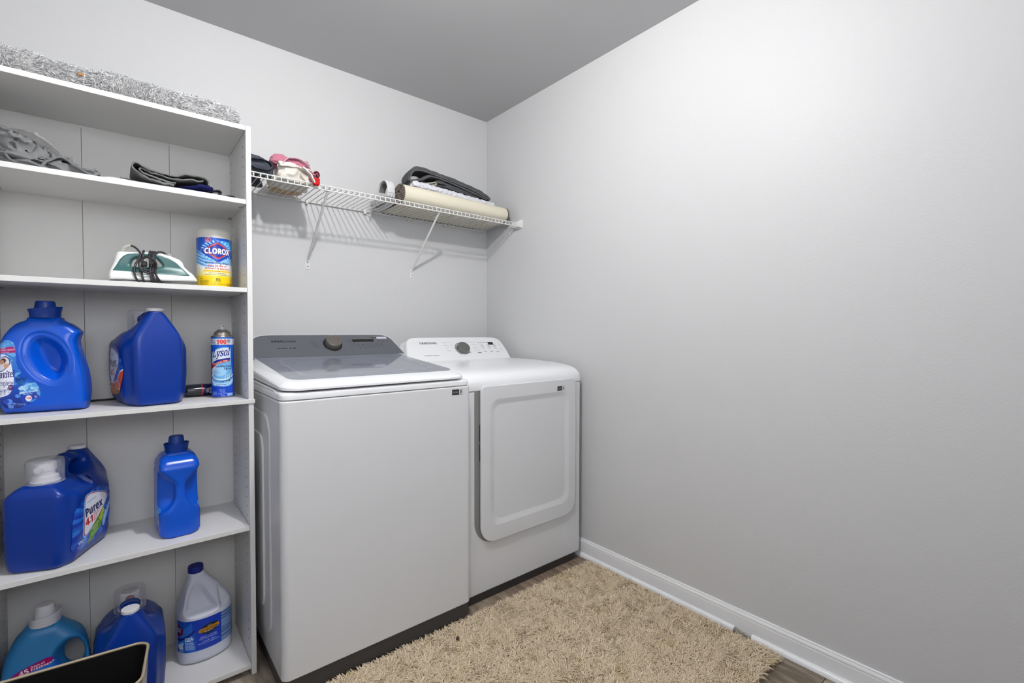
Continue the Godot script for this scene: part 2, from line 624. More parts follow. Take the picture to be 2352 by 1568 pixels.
func room() -> void:
	struct("wall_back", bx(Vector3(-1.25, 1.22, -0.05), Vector3(2.7, 2.64, 0.1)), M.wall)
	struct("wall_right", bx(Vector3(0.05, 1.22, 1.5), Vector3(0.1, 2.64, 3.0)), M.wall)
	struct("wall_left", bx(Vector3(-2.55, 1.22, 1.5), Vector3(0.1, 2.64, 3.0)), M.wall)
	# the wall behind the camera, with the wide window that daylight comes in by
	var wf := G.new()
	wf.box(Vector3(-2.475, 1.22, 3.05), Vector3(0.25, 2.64, 0.1))
	wf.box(Vector3(-0.525, 1.22, 3.05), Vector3(1.25, 2.64, 0.1))
	wf.box(Vector3(-1.75, 2.32, 3.05), Vector3(1.2, 0.44, 0.1))
	wf.box(Vector3(-1.75, 0.625, 3.05), Vector3(1.2, 1.45, 0.1))
	struct("wall_front", wf.mesh(), M.wall)
	var wn := G.new()
	for q in [[-2.33, 1.725, 0.04, 0.75], [-1.17, 1.725, 0.04, 0.75], [-1.75, 1.725, 0.03, 0.75], [-1.75, 2.08, 1.2, 0.04], [-1.75, 1.37, 1.2, 0.04]]: wn.box(Vector3(q[0], q[1], 3.05), Vector3(q[2], q[3], 0.06), 0.002)
	var win := struct("window_1", wn.mesh(), M.trim)
	var gls := mat(Color(1, 1, 1, 0.06), 0.02)
	gls.transparency = BaseMaterial3D.TRANSPARENCY_ALPHA
	for x in [-2.0375, -1.4625]: part("pane", bx(Vector3(x, 1.725, 3.05), Vector3(0.545, 0.67, 0.004)), gls, win)
	struct("ceiling", bx(Vector3(-1.25, 2.49, 1.5), Vector3(2.5, 0.1, 3.0)), M.ceiling)
	var fl := struct("floor", bx(Vector3(-1.25, -0.055, 1.5), Vector3(2.5, 0.1, 3.0)), mat(Color(0.42, 0.39, 0.35), 0.8))
	var tones := [Color(0.56, 0.49, 0.42), Color(0.51, 0.455, 0.39), Color(0.60, 0.55, 0.49), Color(0.53, 0.45, 0.38)]
	var tm := []
	for i in 4:
		var t: Color = tones[i]
		var m := mat(Color.WHITE, 0.5, 0.0, 0.4)
		m.albedo_texture = noise_tex(0.012, 512, false, 1.0, 20 + i, 5, ramp2(t.darkened(0.18), t.lightened(0.12), 0.25, 0.8))
		m.uv1_triplanar = true
		m.uv1_world_triplanar = true
		m.uv1_scale = Vector3(4.5, 1.0, 0.9)
		tm.push_back(m)
	var k := 0
	for i in 9:
		var x1 := minf(-0.001, 0.173 - 0.345 * i - 0.001)
		var x0 := maxf(-2.499, 0.173 - 0.345 * (i + 1) + 0.001)
		if x1 - x0 < 0.02: continue
		var z := 1.886 - 0.9 * 3 + 0.3 * (i % 3)
		while z < 3.0:
			var z0 := maxf(z + 0.001, 0.001)
			var z1 := minf(z + 0.899, 2.999)
			if z1 - z0 > 0.03:
				part("plank", bx(Vector3((x0 + x1) / 2, -0.0025, (z0 + z1) / 2), Vector3(x1 - x0, 0.005, z1 - z0), 0.0008), tm[[0, 2, 1, 3][(k * 7 + i) % 4] if not (i == 0 and z > 1.8) else 2], fl)
			k += 1
			z += 0.9
	# skirting: a flat board under a moulded cap, with a quarter round at its foot
	var prof := [Vector2(0, 0), Vector2(0.0115, 0), Vector2(0.0115, 0.061), Vector2(0.0095, 0.063), Vector2(0.0095, 0.0655), Vector2(0.0105, 0.068), Vector2(0.0095, 0.073), Vector2(0.0065, 0.077), Vector2(0.0055, 0.079), Vector2(0.0062, 0.0812), Vector2(0.005, 0.0838), Vector2(0.003, 0.0845), Vector2(0, 0.0845)]
	struct("baseboard_right", run(prof, Vector3(0, 0, 0), Vector3(0, 0, 2.998), Vector3(-1, 0, 0)), M.trim)
	struct("baseboard_back", run(prof, Vector3(-2.498, 0, 0), Vector3(-0.013, 0, 0), Vector3(0, 0, 1)), M.trim)
	struct("baseboard_left", run(prof, Vector3(-2.5, 0, 0.013), Vector3(-2.5, 0, 2.998), Vector3(1, 0, 0)), M.trim)
	var qr := [Vector2(0.0115, 0), Vector2(0.0265, 0)]
	for i in range(1, 9):
		var a := PI / 2 * i / 8
		qr.push_back(Vector2(0.0115 + cos(a) * 0.015, sin(a) * 0.0175))
	var tr := struct("trim_1", run(qr, Vector3(0, 0, 0.013), Vector3(0, 0, 1.585), Vector3(-1, 0, 0)), M.trim)
	part("trim_length", run(qr, Vector3(0, 0, 1.648), Vector3(0, 0, 2.998), Vector3(-1, 0, 0)), M.trim, tr)
	var g := G.new()
	for s in [[Vector3(-0.02, 0.008, 1.60), Vector3(0.012, 0.016, 0.034), 0.18, 0.35], [Vector3(-0.017, 0.005, 1.63), Vector3(0.009, 0.009, 0.03), -0.1, 0.2]]:
		g.box(Vector3.ZERO, s[1], 0.002, Transform3D(Basis(Vector3.UP, s[2]) * Basis(Vector3.RIGHT, s[3]), s[0]))
	part("trim_splinter", g.mesh(), mat(Color(0.62, 0.60, 0.57), 0.7), tr, "broken grey splinter of the quarter round")

func run(prof: Array, a: Vector3, b: Vector3, out: Vector3) -> ArrayMesh:   # a profile (out, up) drawn from a to b
	var g := G.new()
	var r0 := PackedVector3Array()
	var r1 := PackedVector3Array()
	for p in prof:
		r0.push_back(a + out * p.x + Vector3.UP * p.y)
		r1.push_back(b + out * p.x + Vector3.UP * p.y)
	g.loft([r0, r1])
	return g.mesh(50.0)

func wpart(called: String, g, material: Material, parent: Node3D, label := "", crease := 40.0) -> MeshInstance3D:   # a part whose mesh is given in the room's coordinates
	var o := part(called, g.mesh(crease) if g is G else g, material, parent, label)
	o.position = -parent.position
	if parent.get_parent() != self: o.position = Vector3.ZERO
	return o

func bookcase() -> void:
	var t := thing("bookcase", "tall white bookcase with six open shelves at the left of the washing machine", "bookcase", Vector3(-1.755, 0, 0.53))
	var g: G
	for s in [[-1.4555, "r"], [-2.0545, "l"]]:
		g = G.new(); g.box(Vector3(s[0], 0.4466, 0.5285), Vector3(0.015, 0.8932, 0.297), 0.0009)
		wpart("side_panel", g, M.board, t)
		g = G.new(); g.box(Vector3(s[0], 1.3462, 0.5285), Vector3(0.015, 0.8786, 0.297), 0.0009)
		wpart("side_panel", g, M.board, t)
	g = G.new(); g.box(Vector3(-1.755, 1.7778, 0.531), Vector3(0.5826, 0.0146, 0.292), 0.0009)
	wpart("top_panel", g, M.board, t)
	for y in [1.5505, 1.2678, 0.4927, 0.035]:
		g = G.new(); g.box(Vector3(-1.755, y - 0.0073, 0.5305), Vector3(0.5826, 0.0146, 0.290), 0.0009)
		wpart("shelf", g, M.board, t)
	g = G.new(); g.box(Vector3(-1.755, 0.9001, 0.5305), Vector3(0.620, 0.013, 0.301), 0.0009)
	wpart("shelf", g, M.board, t, "fixed middle shelf that overhangs the side panels")
	for s in [[-2.0469, -1.8665], [-1.8655, -1.6435], [-1.6425, -1.4631]]:
		for yy in [[0.02, 0.893], [0.907, 1.784]]:
			g = G.new(); g.box(Vector3((s[0] + s[1]) / 2, (yy[0] + yy[1]) / 2, 0.383), Vector3(s[1] - s[0], yy[1] - yy[0], 0.004), 0.0005)
			wpart("back_panel", g, M.board_back, t)
	for x in [-1.866, -1.643]:
		g = G.new(); g.box(Vector3(x, 0.895, 0.3795), Vector3(0.012, 1.74, 0.003))
		wpart("joint_strip", g, M.seam, t)
	g = G.new()
	for x in [-1.4631, -2.0469]:
		for z in [0.631, 0.428]:
			var y := 0.098
			while y < 1.74:
				var ok := absf(y - 0.9) > 0.02
				for q in [1.5505, 1.2678, 0.4927]: ok = ok and absf(y - q + 0.007) > 0.012
				if ok: g.cyl(Vector3(x - 0.0004, y, z), Vector3(x + 0.0004, y, z), 0.0024, 8)
				y += 0.032
	var h := wpart("peg_hole", g, M.hole, t)
	h.set_meta("kind", "stuff")
	g = G.new()
	for y in [1.5505, 1.2678, 0.4927]:
		for z in [0.631, 0.428]:
			for s in [1, -1]: g.cyl(Vector3(-1.755 + s * 0.2905, y - 0.0172, z), Vector3(-1.755 + s * 0.279, y - 0.0172, z), 0.0024, 8)
	wpart("shelf_pin", g, M.chrome, t).set_meta("kind", "stuff")
func plate(outline: PackedVector2Array, thick: float, size: Vector2, origin: Vector2, back := 0.0) -> ArrayMesh:   # a flat plate in x and y, its front at z = thick, its picture laid over (origin, size)
	var V := PackedVector3Array()
	var N := PackedVector3Array()
	var UV := PackedVector2Array()
	var tr := Geometry2D.triangulate_polygon(outline)
	var put := func(p: Vector2, z: float, n: Vector3):
		V.push_back(Vector3(p.x, p.y, z))
		N.push_back(n)
		UV.push_back(Vector2((p.x - origin.x) / size.x, 1.0 - (p.y - origin.y) / size.y))
	for i in range(0, tr.size(), 3):
		var a := outline[tr[i]]
		var b := outline[tr[i + 1]]
		var c := outline[tr[i + 2]]
		if (b - a).cross(c - a) > 0:
			var s := b
			b = c
			c = s
		for p in [a, b, c]: put.call(p, thick, Vector3(0, 0, 1))
	for i in outline.size():
		var a := outline[i]
		var b := outline[(i + 1) % outline.size()]
		var n2 := (b - a).orthogonal().normalized()
		var n := Vector3(-n2.x, -n2.y, 0)
		for q in [[a, back], [b, thick], [b, back], [a, back], [a, thick], [b, thick]]: put.call(q[0], q[1], n)
	return G.arrays(V, N, UV)

func sticker_tex(w: float, h: float, split: float) -> ImageTexture:
	var p := Pic.new(w, h, 8000, grey(0.82))
	p.rect(0, 0, split, h, Color(0.13, 0.13, 0.15))
	p.text("BCBG", bold, h * 0.3, Vector2(split * 0.5, h * 0.36), grey(0.62), 0, 0.0, 0.0, 0.9)
	p.rect(split, 0, h * 0.04, h, grey(0.3))
	p.rect(split + (w - split) * 0.3, h * 0.3, (w - split) * 0.42, h * 0.5, grey(0.2))
	p.rect(split + (w - split) * 0.4, h * 0.38, (w - split) * 0.1, h * 0.3, grey(0.85))
	p.rect(split + (w - split) * 0.22, h * 0.12, (w - split) * 0.5, h * 0.08, grey(0.35))
	p.rect(0, 0, w, h * 0.04, grey(0.25))
	p.rect(0, h * 0.96, w, h * 0.04, grey(0.25))
	p.rect(w - h * 0.04, 0, h * 0.04, h, grey(0.25))
	return p.tex()

func washer() -> void:
	var t := thing("washing_machine", "white top-loading washing machine with dark grey control panel and glass lid beside the bookcase", "washing machine", Vector3(-1.078, 0, 0.5))
	var g := G.new()
	var rad := [0.022, 0.01, 0.01, 0.022]
	var rings := []
	for q in [[0.0665, 0.010], [0.0685, 0.004], [0.073, 0.0], [0.912, 0.0], [0.9165, 0.002], [0.9185, 0.005]]:
		rings.push_back(on_xz(rr(0.684 - 2 * q[1], 0.77 - 2 * q[1], rad), q[0], Vector2(-1.078, 0.505)))
	g.loft(rings)
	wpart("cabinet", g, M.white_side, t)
	# stepped pressing in the left side
	g = G.new()
	for q in [[0.52, 0.72, 0.07, 0.505, 0.50, 0.0055], [0.40, 0.58, 0.05, 0.50, 0.50, 0.010]]:
		var rs := []
		for e in [[0.0, -0.001], [0.0, q[5] * 0.5], [0.004, q[5]]]:
			var ring := PackedVector3Array()
			for p in rr(q[0] - 2 * e[0], q[1] - 2 * e[0], [q[2], q[2], q[2], q[2]], 8): ring.push_back(Vector3(-1.42 - e[1], q[4] + p.y, q[3] + p.x))
			rs.push_back(ring)
		g.loft(rs)
	wpart("side_pressing", g, M.white_side, t)
	g = G.new()
	rings = []
	for q in [[0.0185, 0.006], [0.0205, 0.004], [0.064, 0.0035], [0.068, 0.0045]]:
		rings.push_back(on_xz(rr(0.684 - 2 * q[1], 0.77 - 2 * q[1], rad), q[0], Vector2(-1.078, 0.505)))
	g.loft(rings)
	for x in [-1.37, -1.25, -1.10, -0.90]: g.box(Vector3(x, 0.0675, 0.8855), Vector3(rng.randf_range(0.008, 0.02), 0.004, 0.006), 0.001)
	wpart("toe_kick", g, M.toe, t)
	for x in [-1.36, -0.795]:
		for z in [0.84, 0.17]:
			g = G.new(); g.lathe([Vector2(0, 0), Vector2(0.02, 0), Vector2(0.022, 0.004), Vector2(0.018, 0.01), Vector2(0.009, 0.012), Vector2(0.009, 0.02), Vector2(0, 0.02)], 16, Vector3(x, 0, z))
			wpart("foot", g, M.dark, t)
	# white frame that the lid closes on
	g = G.new()
	rings = []
	for q in [[0.9195, 0.004, 0.0], [0.9215, 0.0012, 0.0], [0.934, 0.001, 0.0], [0.9395, 0.004, 0.0], [0.9425, 0.012, 0.0], [0.9425, 0.03, 0.0], [0.936, 0.04, 0.0]]:
		rings.push_back(on_xz(rr(0.684 - 2 * q[1], 0.77 - 2 * q[1], [0.03, 0.01, 0.01, 0.03]), q[0], Vector2(-1.078, 0.505)))
	g.loft(rings)
	# the sides of the frame rise towards the back
	for s in [-1, 1]:
		var r0 := PackedVector3Array()
		var r1 := PackedVector3Array()
		for p in [Vector2(0.83, 0.938), Vector2(0.80, 0.944), Vector2(0.30, 0.956), Vector2(0.13, 0.956), Vector2(0.13, 0.93), Vector2(0.83, 0.93)]:
			r0.push_back(Vector3(-1.078 + s * 0.338, p.y, p.x))
			r1.push_back(Vector3(-1.078 + s * 0.30, p.y, p.x))
		g.loft([r0, r1])
	wpart("top_frame", g, M.white, t)
	# lid: its top climbs towards the hinge
	var edge := func(inset: float, y0: float, slope: float, r: float) -> PackedVector3Array:
		var out := PackedVector3Array()
		for p in rr(0.662 - 2 * inset, 0.546 - 2 * inset, [r, 0.006, 0.006, r], 8):
			var z := 0.616 - p.y
			out.push_back(Vector3(-1.08 + p.x, y0 + (0.889 - z) * slope, z))
		return out
	g = G.new()
	rings = [edge.call(0.012, 0.9455, 0.02, 0.05), edge.call(0.003, 0.9465, 0.02, 0.055), edge.call(0.0, 0.9485, 0.022, 0.058), edge.call(0.0005, 0.9545, 0.058, 0.058), edge.call(0.003, 0.9575, 0.064, 0.056), edge.call(0.009, 0.9605, 0.066, 0.052)]
	var glass := rr(0.603, 0.493, [0.045, 0.004, 0.004, 0.045], 8)
	var at_glass := func(p: Vector2, up: float) -> Vector3:
		var z := 0.5865 - p.y
		return Vector3(-1.0765 + p.x, 1.022 - (z - 0.34) * 0.0933 + up, z)
	var ring := PackedVector3Array()
	for p in glass: ring.push_back(at_glass.call(p, -0.0005))
	rings.push_back(ring)
	g.loft(rings)
	wpart("lid", g, M.white, t, "white lid frame", 32.0)
	g = G.new()
	var ra := PackedVector3Array()
	var rb := PackedVector3Array()
	var rc := PackedVector3Array()
	for p in glass:
		ra.push_back(at_glass.call(p * 0.998, -0.003))
		rb.push_back(at_glass.call(p * 0.998, 0.0004))
		rc.push_back(at_glass.call(p * 0.996, 0.0008))
	g.loft([ra, rb, rc])
	var gm := mat(Color(0.50, 0.515, 0.565), 0.06, 0.0, 0.55)
	var gl := wpart("lid_glass", g, gm, t.get_node("lid"), "bluish grey glass pane")
	# what shows through the pane: the inner rim and two round marks
	g = G.new()
	var band := func(a: PackedVector2Array, b: PackedVector2Array, up: float):
		for i in a.size():
			var j := (i + 1) % a.size()
			g.quad(at_glass.call(a[i], up), at_glass.call(a[j], up), at_glass.call(b[j], up), at_glass.call(b[i], up))
	var ia := PackedVector2Array()
	var ib := PackedVector2Array()
	for p in rr(0.50, 0.36, [0.03, 0.03, 0.03, 0.03]): ia.push_back(p + Vector2(0, -0.01))
	for p in rr(0.47, 0.33, [0.03, 0.03, 0.03, 0.03]): ib.push_back(p + Vector2(0, -0.01))
	band.call(ia, ib, 0.0010)
	for q in [[Vector2(-0.17, -0.10), 0.030, 0.038], [Vector2(0.06, -0.085), 0.020, 0.022]]:
		var o := PackedVector2Array()
		var oo := PackedVector2Array()
		for k in 20:
			o.push_back(q[0] + Vector2(cos(TAU * k / 20) * q[1], sin(TAU * k / 20) * q[2]))
			oo.push_back(q[0])
		band.call(o, oo, 0.0010)
	wpart("inner_rim", g, mat(Color(0.54, 0.555, 0.60), 0.07, 0.0, 0.55), t.get_node("lid"), "paler inner rim seen in the glass", 40.0)
	# control console: white shell with a dark glass front
	var fr := Transform3D(Basis(Vector3(1, 0, 0), Vector3(0, 0.7071, -0.7071), Vector3(0, 0.7071, 0.7071)), Vector3(-1.078, 1.022, 0.34))
	var out := PackedVector2Array([Vector2(-0.339, 0.0), Vector2(0.339, 0.0)])
	out.append_array(curve([Vector2(0.304, 0.094), Vector2(0.294, 0.108), Vector2(0.277, 0.119), Vector2(0.25, 0.1255), Vector2(0.16, 0.1275), Vector2(-0.16, 0.1275), Vector2(-0.25, 0.1255), Vector2(-0.277, 0.119), Vector2(-0.294, 0.108), Vector2(-0.304, 0.094)], 4, false))
	g = G.new()
	rings = []
	for q in [[0.0, 0.0, 1.0], [0.0, 0.02, 1.0], [-0.004, 0.09, 0.985]]:
		ring = PackedVector3Array()
		for p in out: ring.push_back(fr * Vector3(p.x * q[2], p.y + q[0], 0) + Vector3(0, -0.22 * q[1], -q[1]))
		rings.push_back(ring)
	g.loft(rings)
	g.box(Vector3(-1.078, 0.985, 0.215), Vector3(0.672, 0.085, 0.17), 0.004)
	var con := wpart("console", g, M.white, t, "", 35.0)
	var inner := PackedVector2Array()
	for p in out: inner.push_back(Vector2(p.x * 0.993, clampf(p.y * 0.982, 0.001, 1.0)))
	var size := Vector2(0.70, 0.13)
	var org := Vector2(-0.35, 0.0)
	var pc := Pic.new(0.70, 0.13, 3600, Color(0.36, 0.37, 0.395))
	var ink := Color(0.10, 0.10, 0.12)
	pc.text("SAMSUNG", bold, 0.0105, Vector2(0.35 + 0.078 - 0.26, 0.0835), ink, 0, 0.0, 0.0, 1.35)
	pc.bars(Vector2(0.428 - 0.29, 0.047), 0.043, 1, 0.01, 0.003, ink, 2)
	pc.rect(0.428 - 0.243, 0.046, 0.008, 0.005, ink)
	pc.bars(Vector2(0.428 - 0.229, 0.0465), 0.012, 1, 0.01, 0.004, ink, 3)
	var wordsl := ["NORMAL", "HEAVY DUTY", "BEDDING", "DELICATES", "PERM PRESS"]
	var wordsr := ["QUICK WASH", "RINSE+SPIN", "WATERPROOF", "SPIN ONLY", "SELF CLEAN"]
	for i in 5:
		pc.text(wordsl[i], sans, 0.0034, Vector2(0.428 - 0.154 + i * 0.002, 0.0905 - i * 0.0097), ink.lightened(0.08), -1)
		pc.text(wordsr[i], sans, 0.0034, Vector2(0.428 + 0.006 + i * 0.003, 0.0915 - i * 0.0097), ink.lightened(0.08), -1)
	pc.rect(0.428 + 0.031, 0.0805, 0.101, 0.0155, Color(0.055, 0.055, 0.065))
	for i in 6:
		pc.bars(Vector2(0.428 + 0.045 + i * 0.022, 0.066), 0.015, 3, 0.006, 0.0016, ink.lightened(0.1), 10 + i)
		pc.bars(Vector2(0.428 + 0.052 + i * 0.022, 0.043), 0.013, 1, 0.006, 0.002, ink.lightened(0.1), 20 + i)
	for i in 3: pc.bars(Vector2(0.428 + 0.15 + i * 0.021, 0.086 - i * 0.002), 0.015, 2, 0.006, 0.002, ink.lightened(0.1), 30 + i)
	var pm := label_mat(pc.tex(), 0.10)
	pm.metallic_specular = 0.6
	var pn := part("control_panel", plate(inner, 0.0008, size, org), pm, con, "dark grey glass panel with print")
	pn.transform = Transform3D(fr.basis, fr.origin)
	part("sticker", plate(rr(0.072, 0.0125, [0.001, 0.001, 0.001, 0.001]), 0.0012, Vector2(0.072, 0.0125), Vector2(-0.036, -0.00625)), label_mat(long_sticker(), 0.3), con).transform = Transform3D(fr.basis, fr * Vector3(0.078 + 0.164, 0.1045, 0))
	# knob
	var kt := Transform3D(fr.basis * Basis(Vector3.RIGHT, PI / 2), fr * Vector3(0.015, 0.067, 0.0008))
	g = G.new()
	g.lathe([Vector2(0.0, 0.0), Vector2(0.041, 0.0), Vector2(0.041, 0.0015), Vector2(0.039, 0.002), Vector2(0.039, 0.0012), Vector2(0.0, 0.0012)], 48)
	part("knob_ring", g.mesh(), M.dark, con).transform = kt
	g = G.new()
	g.lathe([Vector2(0.0, 0.001), Vector2(0.0335, 0.001), Vector2(0.0345, 0.004), Vector2(0.033, 0.025), Vector2(0.0322, 0.0268), Vector2(0.031, 0.0277), Vector2(0.0, 0.0277)], 48)
	var kn := part("knob", g.mesh(30), mat(Color(0.60, 0.575, 0.55), 0.3, 0.85), con, "brushed metal dial")
	kn.transform = kt
	part("sticker", plate(rr(0.0465, 0.0205, [0.0005, 0.0005, 0.0005, 0.0005]), 0.0006, Vector2(0.0465, 0.0205), Vector2(-0.02325, -0.01025)), label_mat(sticker_tex(0.0465, 0.0205, 0.03), 0.4), t, "small black and white sticker").position = Vector3(-0.8, 0.8975, 0.8901) - t.position

func long_sticker() -> ImageTexture:
	var p := Pic.new(0.072, 0.0125, 8000, Color(0.78, 0.78, 0.86))
	p.rect(0, 0, 0.023, 0.0125, Color(0.12, 0.12, 0.16))
	p.rect(0.007, 0.004, 0.010, 0.005, grey(0.4))
	p.rect(0, 0, 0.072, 0.001, grey(0.8))
	p.rect(0, 0.0115, 0.072, 0.001, grey(0.8))
	p.bars(Vector2(0.045, 0.005), 0.02, 1, 0.003, 0.0012, grey(0.6), 4)
	return p.tex()

func dryer() -> void:
	var t := thing("dryer", "white front-loading clothes dryer with white control panel in the corner of the room", "dryer", Vector3(-0.383, 0, 0.48))
	var g := G.new()
	var rings := []
	for q in [[0.038, 0.008], [0.041, 0.003], [0.046, 0.0], [0.876, 0.0], [0.8805, 0.002], [0.8825, 0.005]]:
		rings.push_back(on_xz(rr(0.686 - 2 * q[1], 0.71 - 2 * q[1], [0.010, 0.01, 0.01, 0.010]), q[0], Vector2(-0.383, 0.475)))
	# the front is cut by a recess around the door: build the body as a shell with a rounded opening
	g.loft([rings[0], rings[1], rings[2], rings[3], rings[4], rings[5]])
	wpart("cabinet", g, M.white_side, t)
	g = G.new()
	rings = []
	for q in [[0.0, 0.014], [0.036, 0.014], [0.04, 0.016]]:
		rings.push_back(on_xz(rr(0.686 - 2 * q[1], 0.71 - 2 * q[1], [0.012, 0.01, 0.01, 0.012]), q[0], Vector2(-0.383, 0.475)))
	g.loft(rings)
	wpart("toe_kick", g, M.toe, t)
	# top: one pressing with a domed front edge
	var prof := curve([Vector2(0.12, 0.973), Vector2(0.30, 0.976), Vector2(0.47, 0.9765), Vector2(0.61, 0.972), Vector2(0.70, 0.967), Vector2(0.765, 0.959), Vector2(0.805, 0.946), Vector2(0.826, 0.925), Vector2(0.8315, 0.905), Vector2(0.831, 0.886), Vector2(0.828, 0.8838)], 4, false)
	prof.push_back(Vector2(0.13, 0.8838))
	prof.push_back(Vector2(0.12, 0.89))
	g = G.new()
	rings = []
	for q in [[-0.343, 0.018], [-0.3415, 0.010], [-0.337, 0.004], [-0.329, 0.0008], [-0.318, 0.0], [0.318, 0.0], [0.329, 0.0008], [0.337, 0.004], [0.3415, 0.010], [0.343, 0.018]]:
		var ring := PackedVector3Array()
		for p in prof:
			ring.push_back(Vector3(-0.383 + q[0], p.y - q[1] * smoothstep(0.90, 0.96, p.y), p.x - q[1] * 0.35 * smoothstep(0.78, 0.83, p.x)))
		rings.push_back(ring)
	g.loft(rings)
	wpart("top_panel", g, M.white, t)
	# dark recess round the door
	g = G.new()
	var o := rr(0.594, 0.660, [0.085, 0.02, 0.03, 0.10], 10)
	var rs := []
	for q in [[0.0, 0.8302], [0.003, 0.8310], [0.010, 0.8308]]:
		var ring := PackedVector3Array()
		for p in o: ring.push_back(Vector3(-0.3825 + p.x * (1 - q[0] * 3.2), 0.5735 + p.y * (1 - q[0] * 3.2), q[1]))
		rs.push_back(ring)
	g.loft(rs, false, true)
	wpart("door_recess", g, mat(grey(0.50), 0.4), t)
	# door: rounded plate with a sunken middle
	g = G.new()
	var cx := -0.3725
	var lay := func(w: float, h: float, rb: float, rt: float, z: float, dy := 0.0) -> PackedVector3Array:
		return on_xy(rr(w, h, [rb, rt, rt, rb], 10), z, Vector2(cx, 0.575 + dy))
	rs = [lay.call(0.552, 0.640, 0.075, 0.02, 0.8312), lay.call(0.556, 0.645, 0.075, 0.022, 0.8325), lay.call(0.566, 0.655, 0.075, 0.024, 0.8375), lay.call(0.5665, 0.6555, 0.075, 0.024, 0.8405), lay.call(0.563, 0.652, 0.073, 0.0225, 0.8437), lay.call(0.557, 0.646, 0.07, 0.020, 0.8450), lay.call(0.476, 0.536, 0.05, 0.045, 0.8452, 0.004), lay.call(0.468, 0.528, 0.05, 0.045, 0.8448, 0.004), lay.call(0.430, 0.49, 0.045, 0.040, 0.8392, 0.004), lay.call(0.420, 0.48, 0.042, 0.038, 0.8386, 0.004)]
	g.loft(rs)
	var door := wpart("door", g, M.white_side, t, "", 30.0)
	g = G.new()
	for y in [0.71, 0.63]:
		g = G.new(); g.box(Vector3(-0.6548, y, 0.8335), Vector3(0.003, 0.07, 0.003), 0.001)
		wpart("hinge", g, M.dark, door)
	part("sticker", plate(rr(0.0485, 0.0205, [0.0005, 0.0005, 0.0005, 0.0005]), 0.0006, Vector2(0.0485, 0.0205), Vector2(-0.02425, -0.01025)), label_mat(sticker_tex(0.0485, 0.0205, 0.03), 0.4), door, "small black and white sticker").position = Vector3(-0.193, 0.8605, 0.8451)
	# console
	var ey := Vector3(0, 0.7162, -0.6979)
	var fr := Transform3D(Basis(Vector3(1, 0, 0), ey, Vector3(1, 0, 0).cross(ey)), Vector3(-0.383, 0.972, 0.315))
	var out := PackedVector2Array([Vector2(-0.326, 0.0), Vector2(0.326, 0.0)])
	out.append_array(curve([Vector2(0.331, 0.06), Vector2(0.3265, 0.125), Vector2(0.318, 0.150), Vector2(0.300, 0.164), Vector2(0.27, 0.1695), Vector2(0.16, 0.1725), Vector2(-0.16, 0.1725), Vector2(-0.235, 0.1715), Vector2(-0.262, 0.165), Vector2(-0.281, 0.148), Vector2(-0.296, 0.11), Vector2(-0.312, 0.06)], 4, false))
	g = G.new()
	rings = []
	for q in [[0.0, 0.006, 0.985, 0.982], [-0.0025, 0.0012, 0.992, 0.991], [-0.007, 0.0, 1.0, 1.0], [-0.015, 0.0, 1.0, 1.0]]:
		var ring := PackedVector3Array()
		for p in out: ring.push_back(fr * Vector3(p.x * q[2], p.y * q[3], q[0]))
		rings.push_back(ring)
	var last := PackedVector3Array()
	for p in rings[-1]: last.push_back(p + Vector3(0, -0.012, -0.06))
	rings.push_back(last)
	g.loft(rings)
	g.box(Vector3(-0.383, 1.0, 0.17), Vector3(0.60, 0.10, 0.08), 0.02)
	var con := wpart("console", g, M.white, t, "", 35.0)
	# print
	g = G.new()
	var pl := func(x: float, y: float) -> Transform3D: return Transform3D(fr.basis, fr * Vector3(x, y, 0.0005))
	lettering("SAMSUNG", bold, 0.0135, pl.call(-0.1645, 0.129), g, 1.12)
	var ink2 := mat(grey(0.12), 0.6)
	part("brand_print", g.mesh(40, false), ink2, con)
	g = G.new()
	var words := [["NORMAL", -0.079, 0.131], ["HEAVY DUTY", -0.075, 0.111], ["DELICATES", -0.072, 0.092], ["PERM PRESS", -0.067, 0.072], ["QUICK DRY", 0.118, 0.132], ["TIME DRY", 0.119, 0.112], ["AIR FLUFF", 0.120, 0.092], ["WRINKLE RELEASE", 0.113, 0.072], ["START", 0.282, 0.076], ["HOLD", 0.282, 0.068], ["POWER", 0.289, 0.113]]
	for q in words: lettering(q[0], sans, 0.0042, pl.call(q[1] + 0.008, q[2]), g, 0.85)
	var dash := func(x: float, y: float, w: float, h: float): g.box(Vector3(x, y, 0.0002), Vector3(w, h, 0.0004), 0.0, fr)
	for i in 14: dash.call(-0.216 + i * 0.0058 + (0.004 if i > 7 else 0.0), 0.0435, 0.0045, 0.0035)
	for i in 4:
		for k in 3:
			dash.call(0.160 + k * 0.043, 0.113 - i * 0.0095 - k * 0.001, 0.0022, 0.0022)
			dash.call(0.172 + k * 0.043, 0.113 - i * 0.0095 - k * 0.001, 0.012 + 0.003 * ((i + k) % 2), 0.0022)
	for i in 5:
		dash.call(0.157 + i * 0.0135, 0.1305, 0.006, 0.0022)
		dash.call(0.157 + i * 0.0135, 0.1265, 0.0095, 0.0022)
	for k in 3: dash.call(0.172 + k * 0.043, 0.062 - k * 0.003, 0.018, 0.003)
	dash.call(0.129, 0.0525, 0.025, 0.0055)
	for q in [[-0.056, 0.132, 0.034], [-0.043, 0.112, 0.016], [-0.038, 0.092, 0.014], [-0.034, 0.072, 0.012], [0.086, 0.134, 0.034], [0.092, 0.112, 0.014], [0.094, 0.092, 0.012]]: dash.call(q[0] + 0.012, q[1] - 0.0, q[2], 0.0006)
	part("control_print", g.mesh(40, false), mat(grey(0.42), 0.6), con)
	g = G.new()
	g.box(Vector3(0.238, 0.1205, 0.0006), Vector3(0.036, 0.0215, 0.0012), 0.0005, fr)
	part("display", g.mesh(), mat(grey(0.09), 0.12), con)
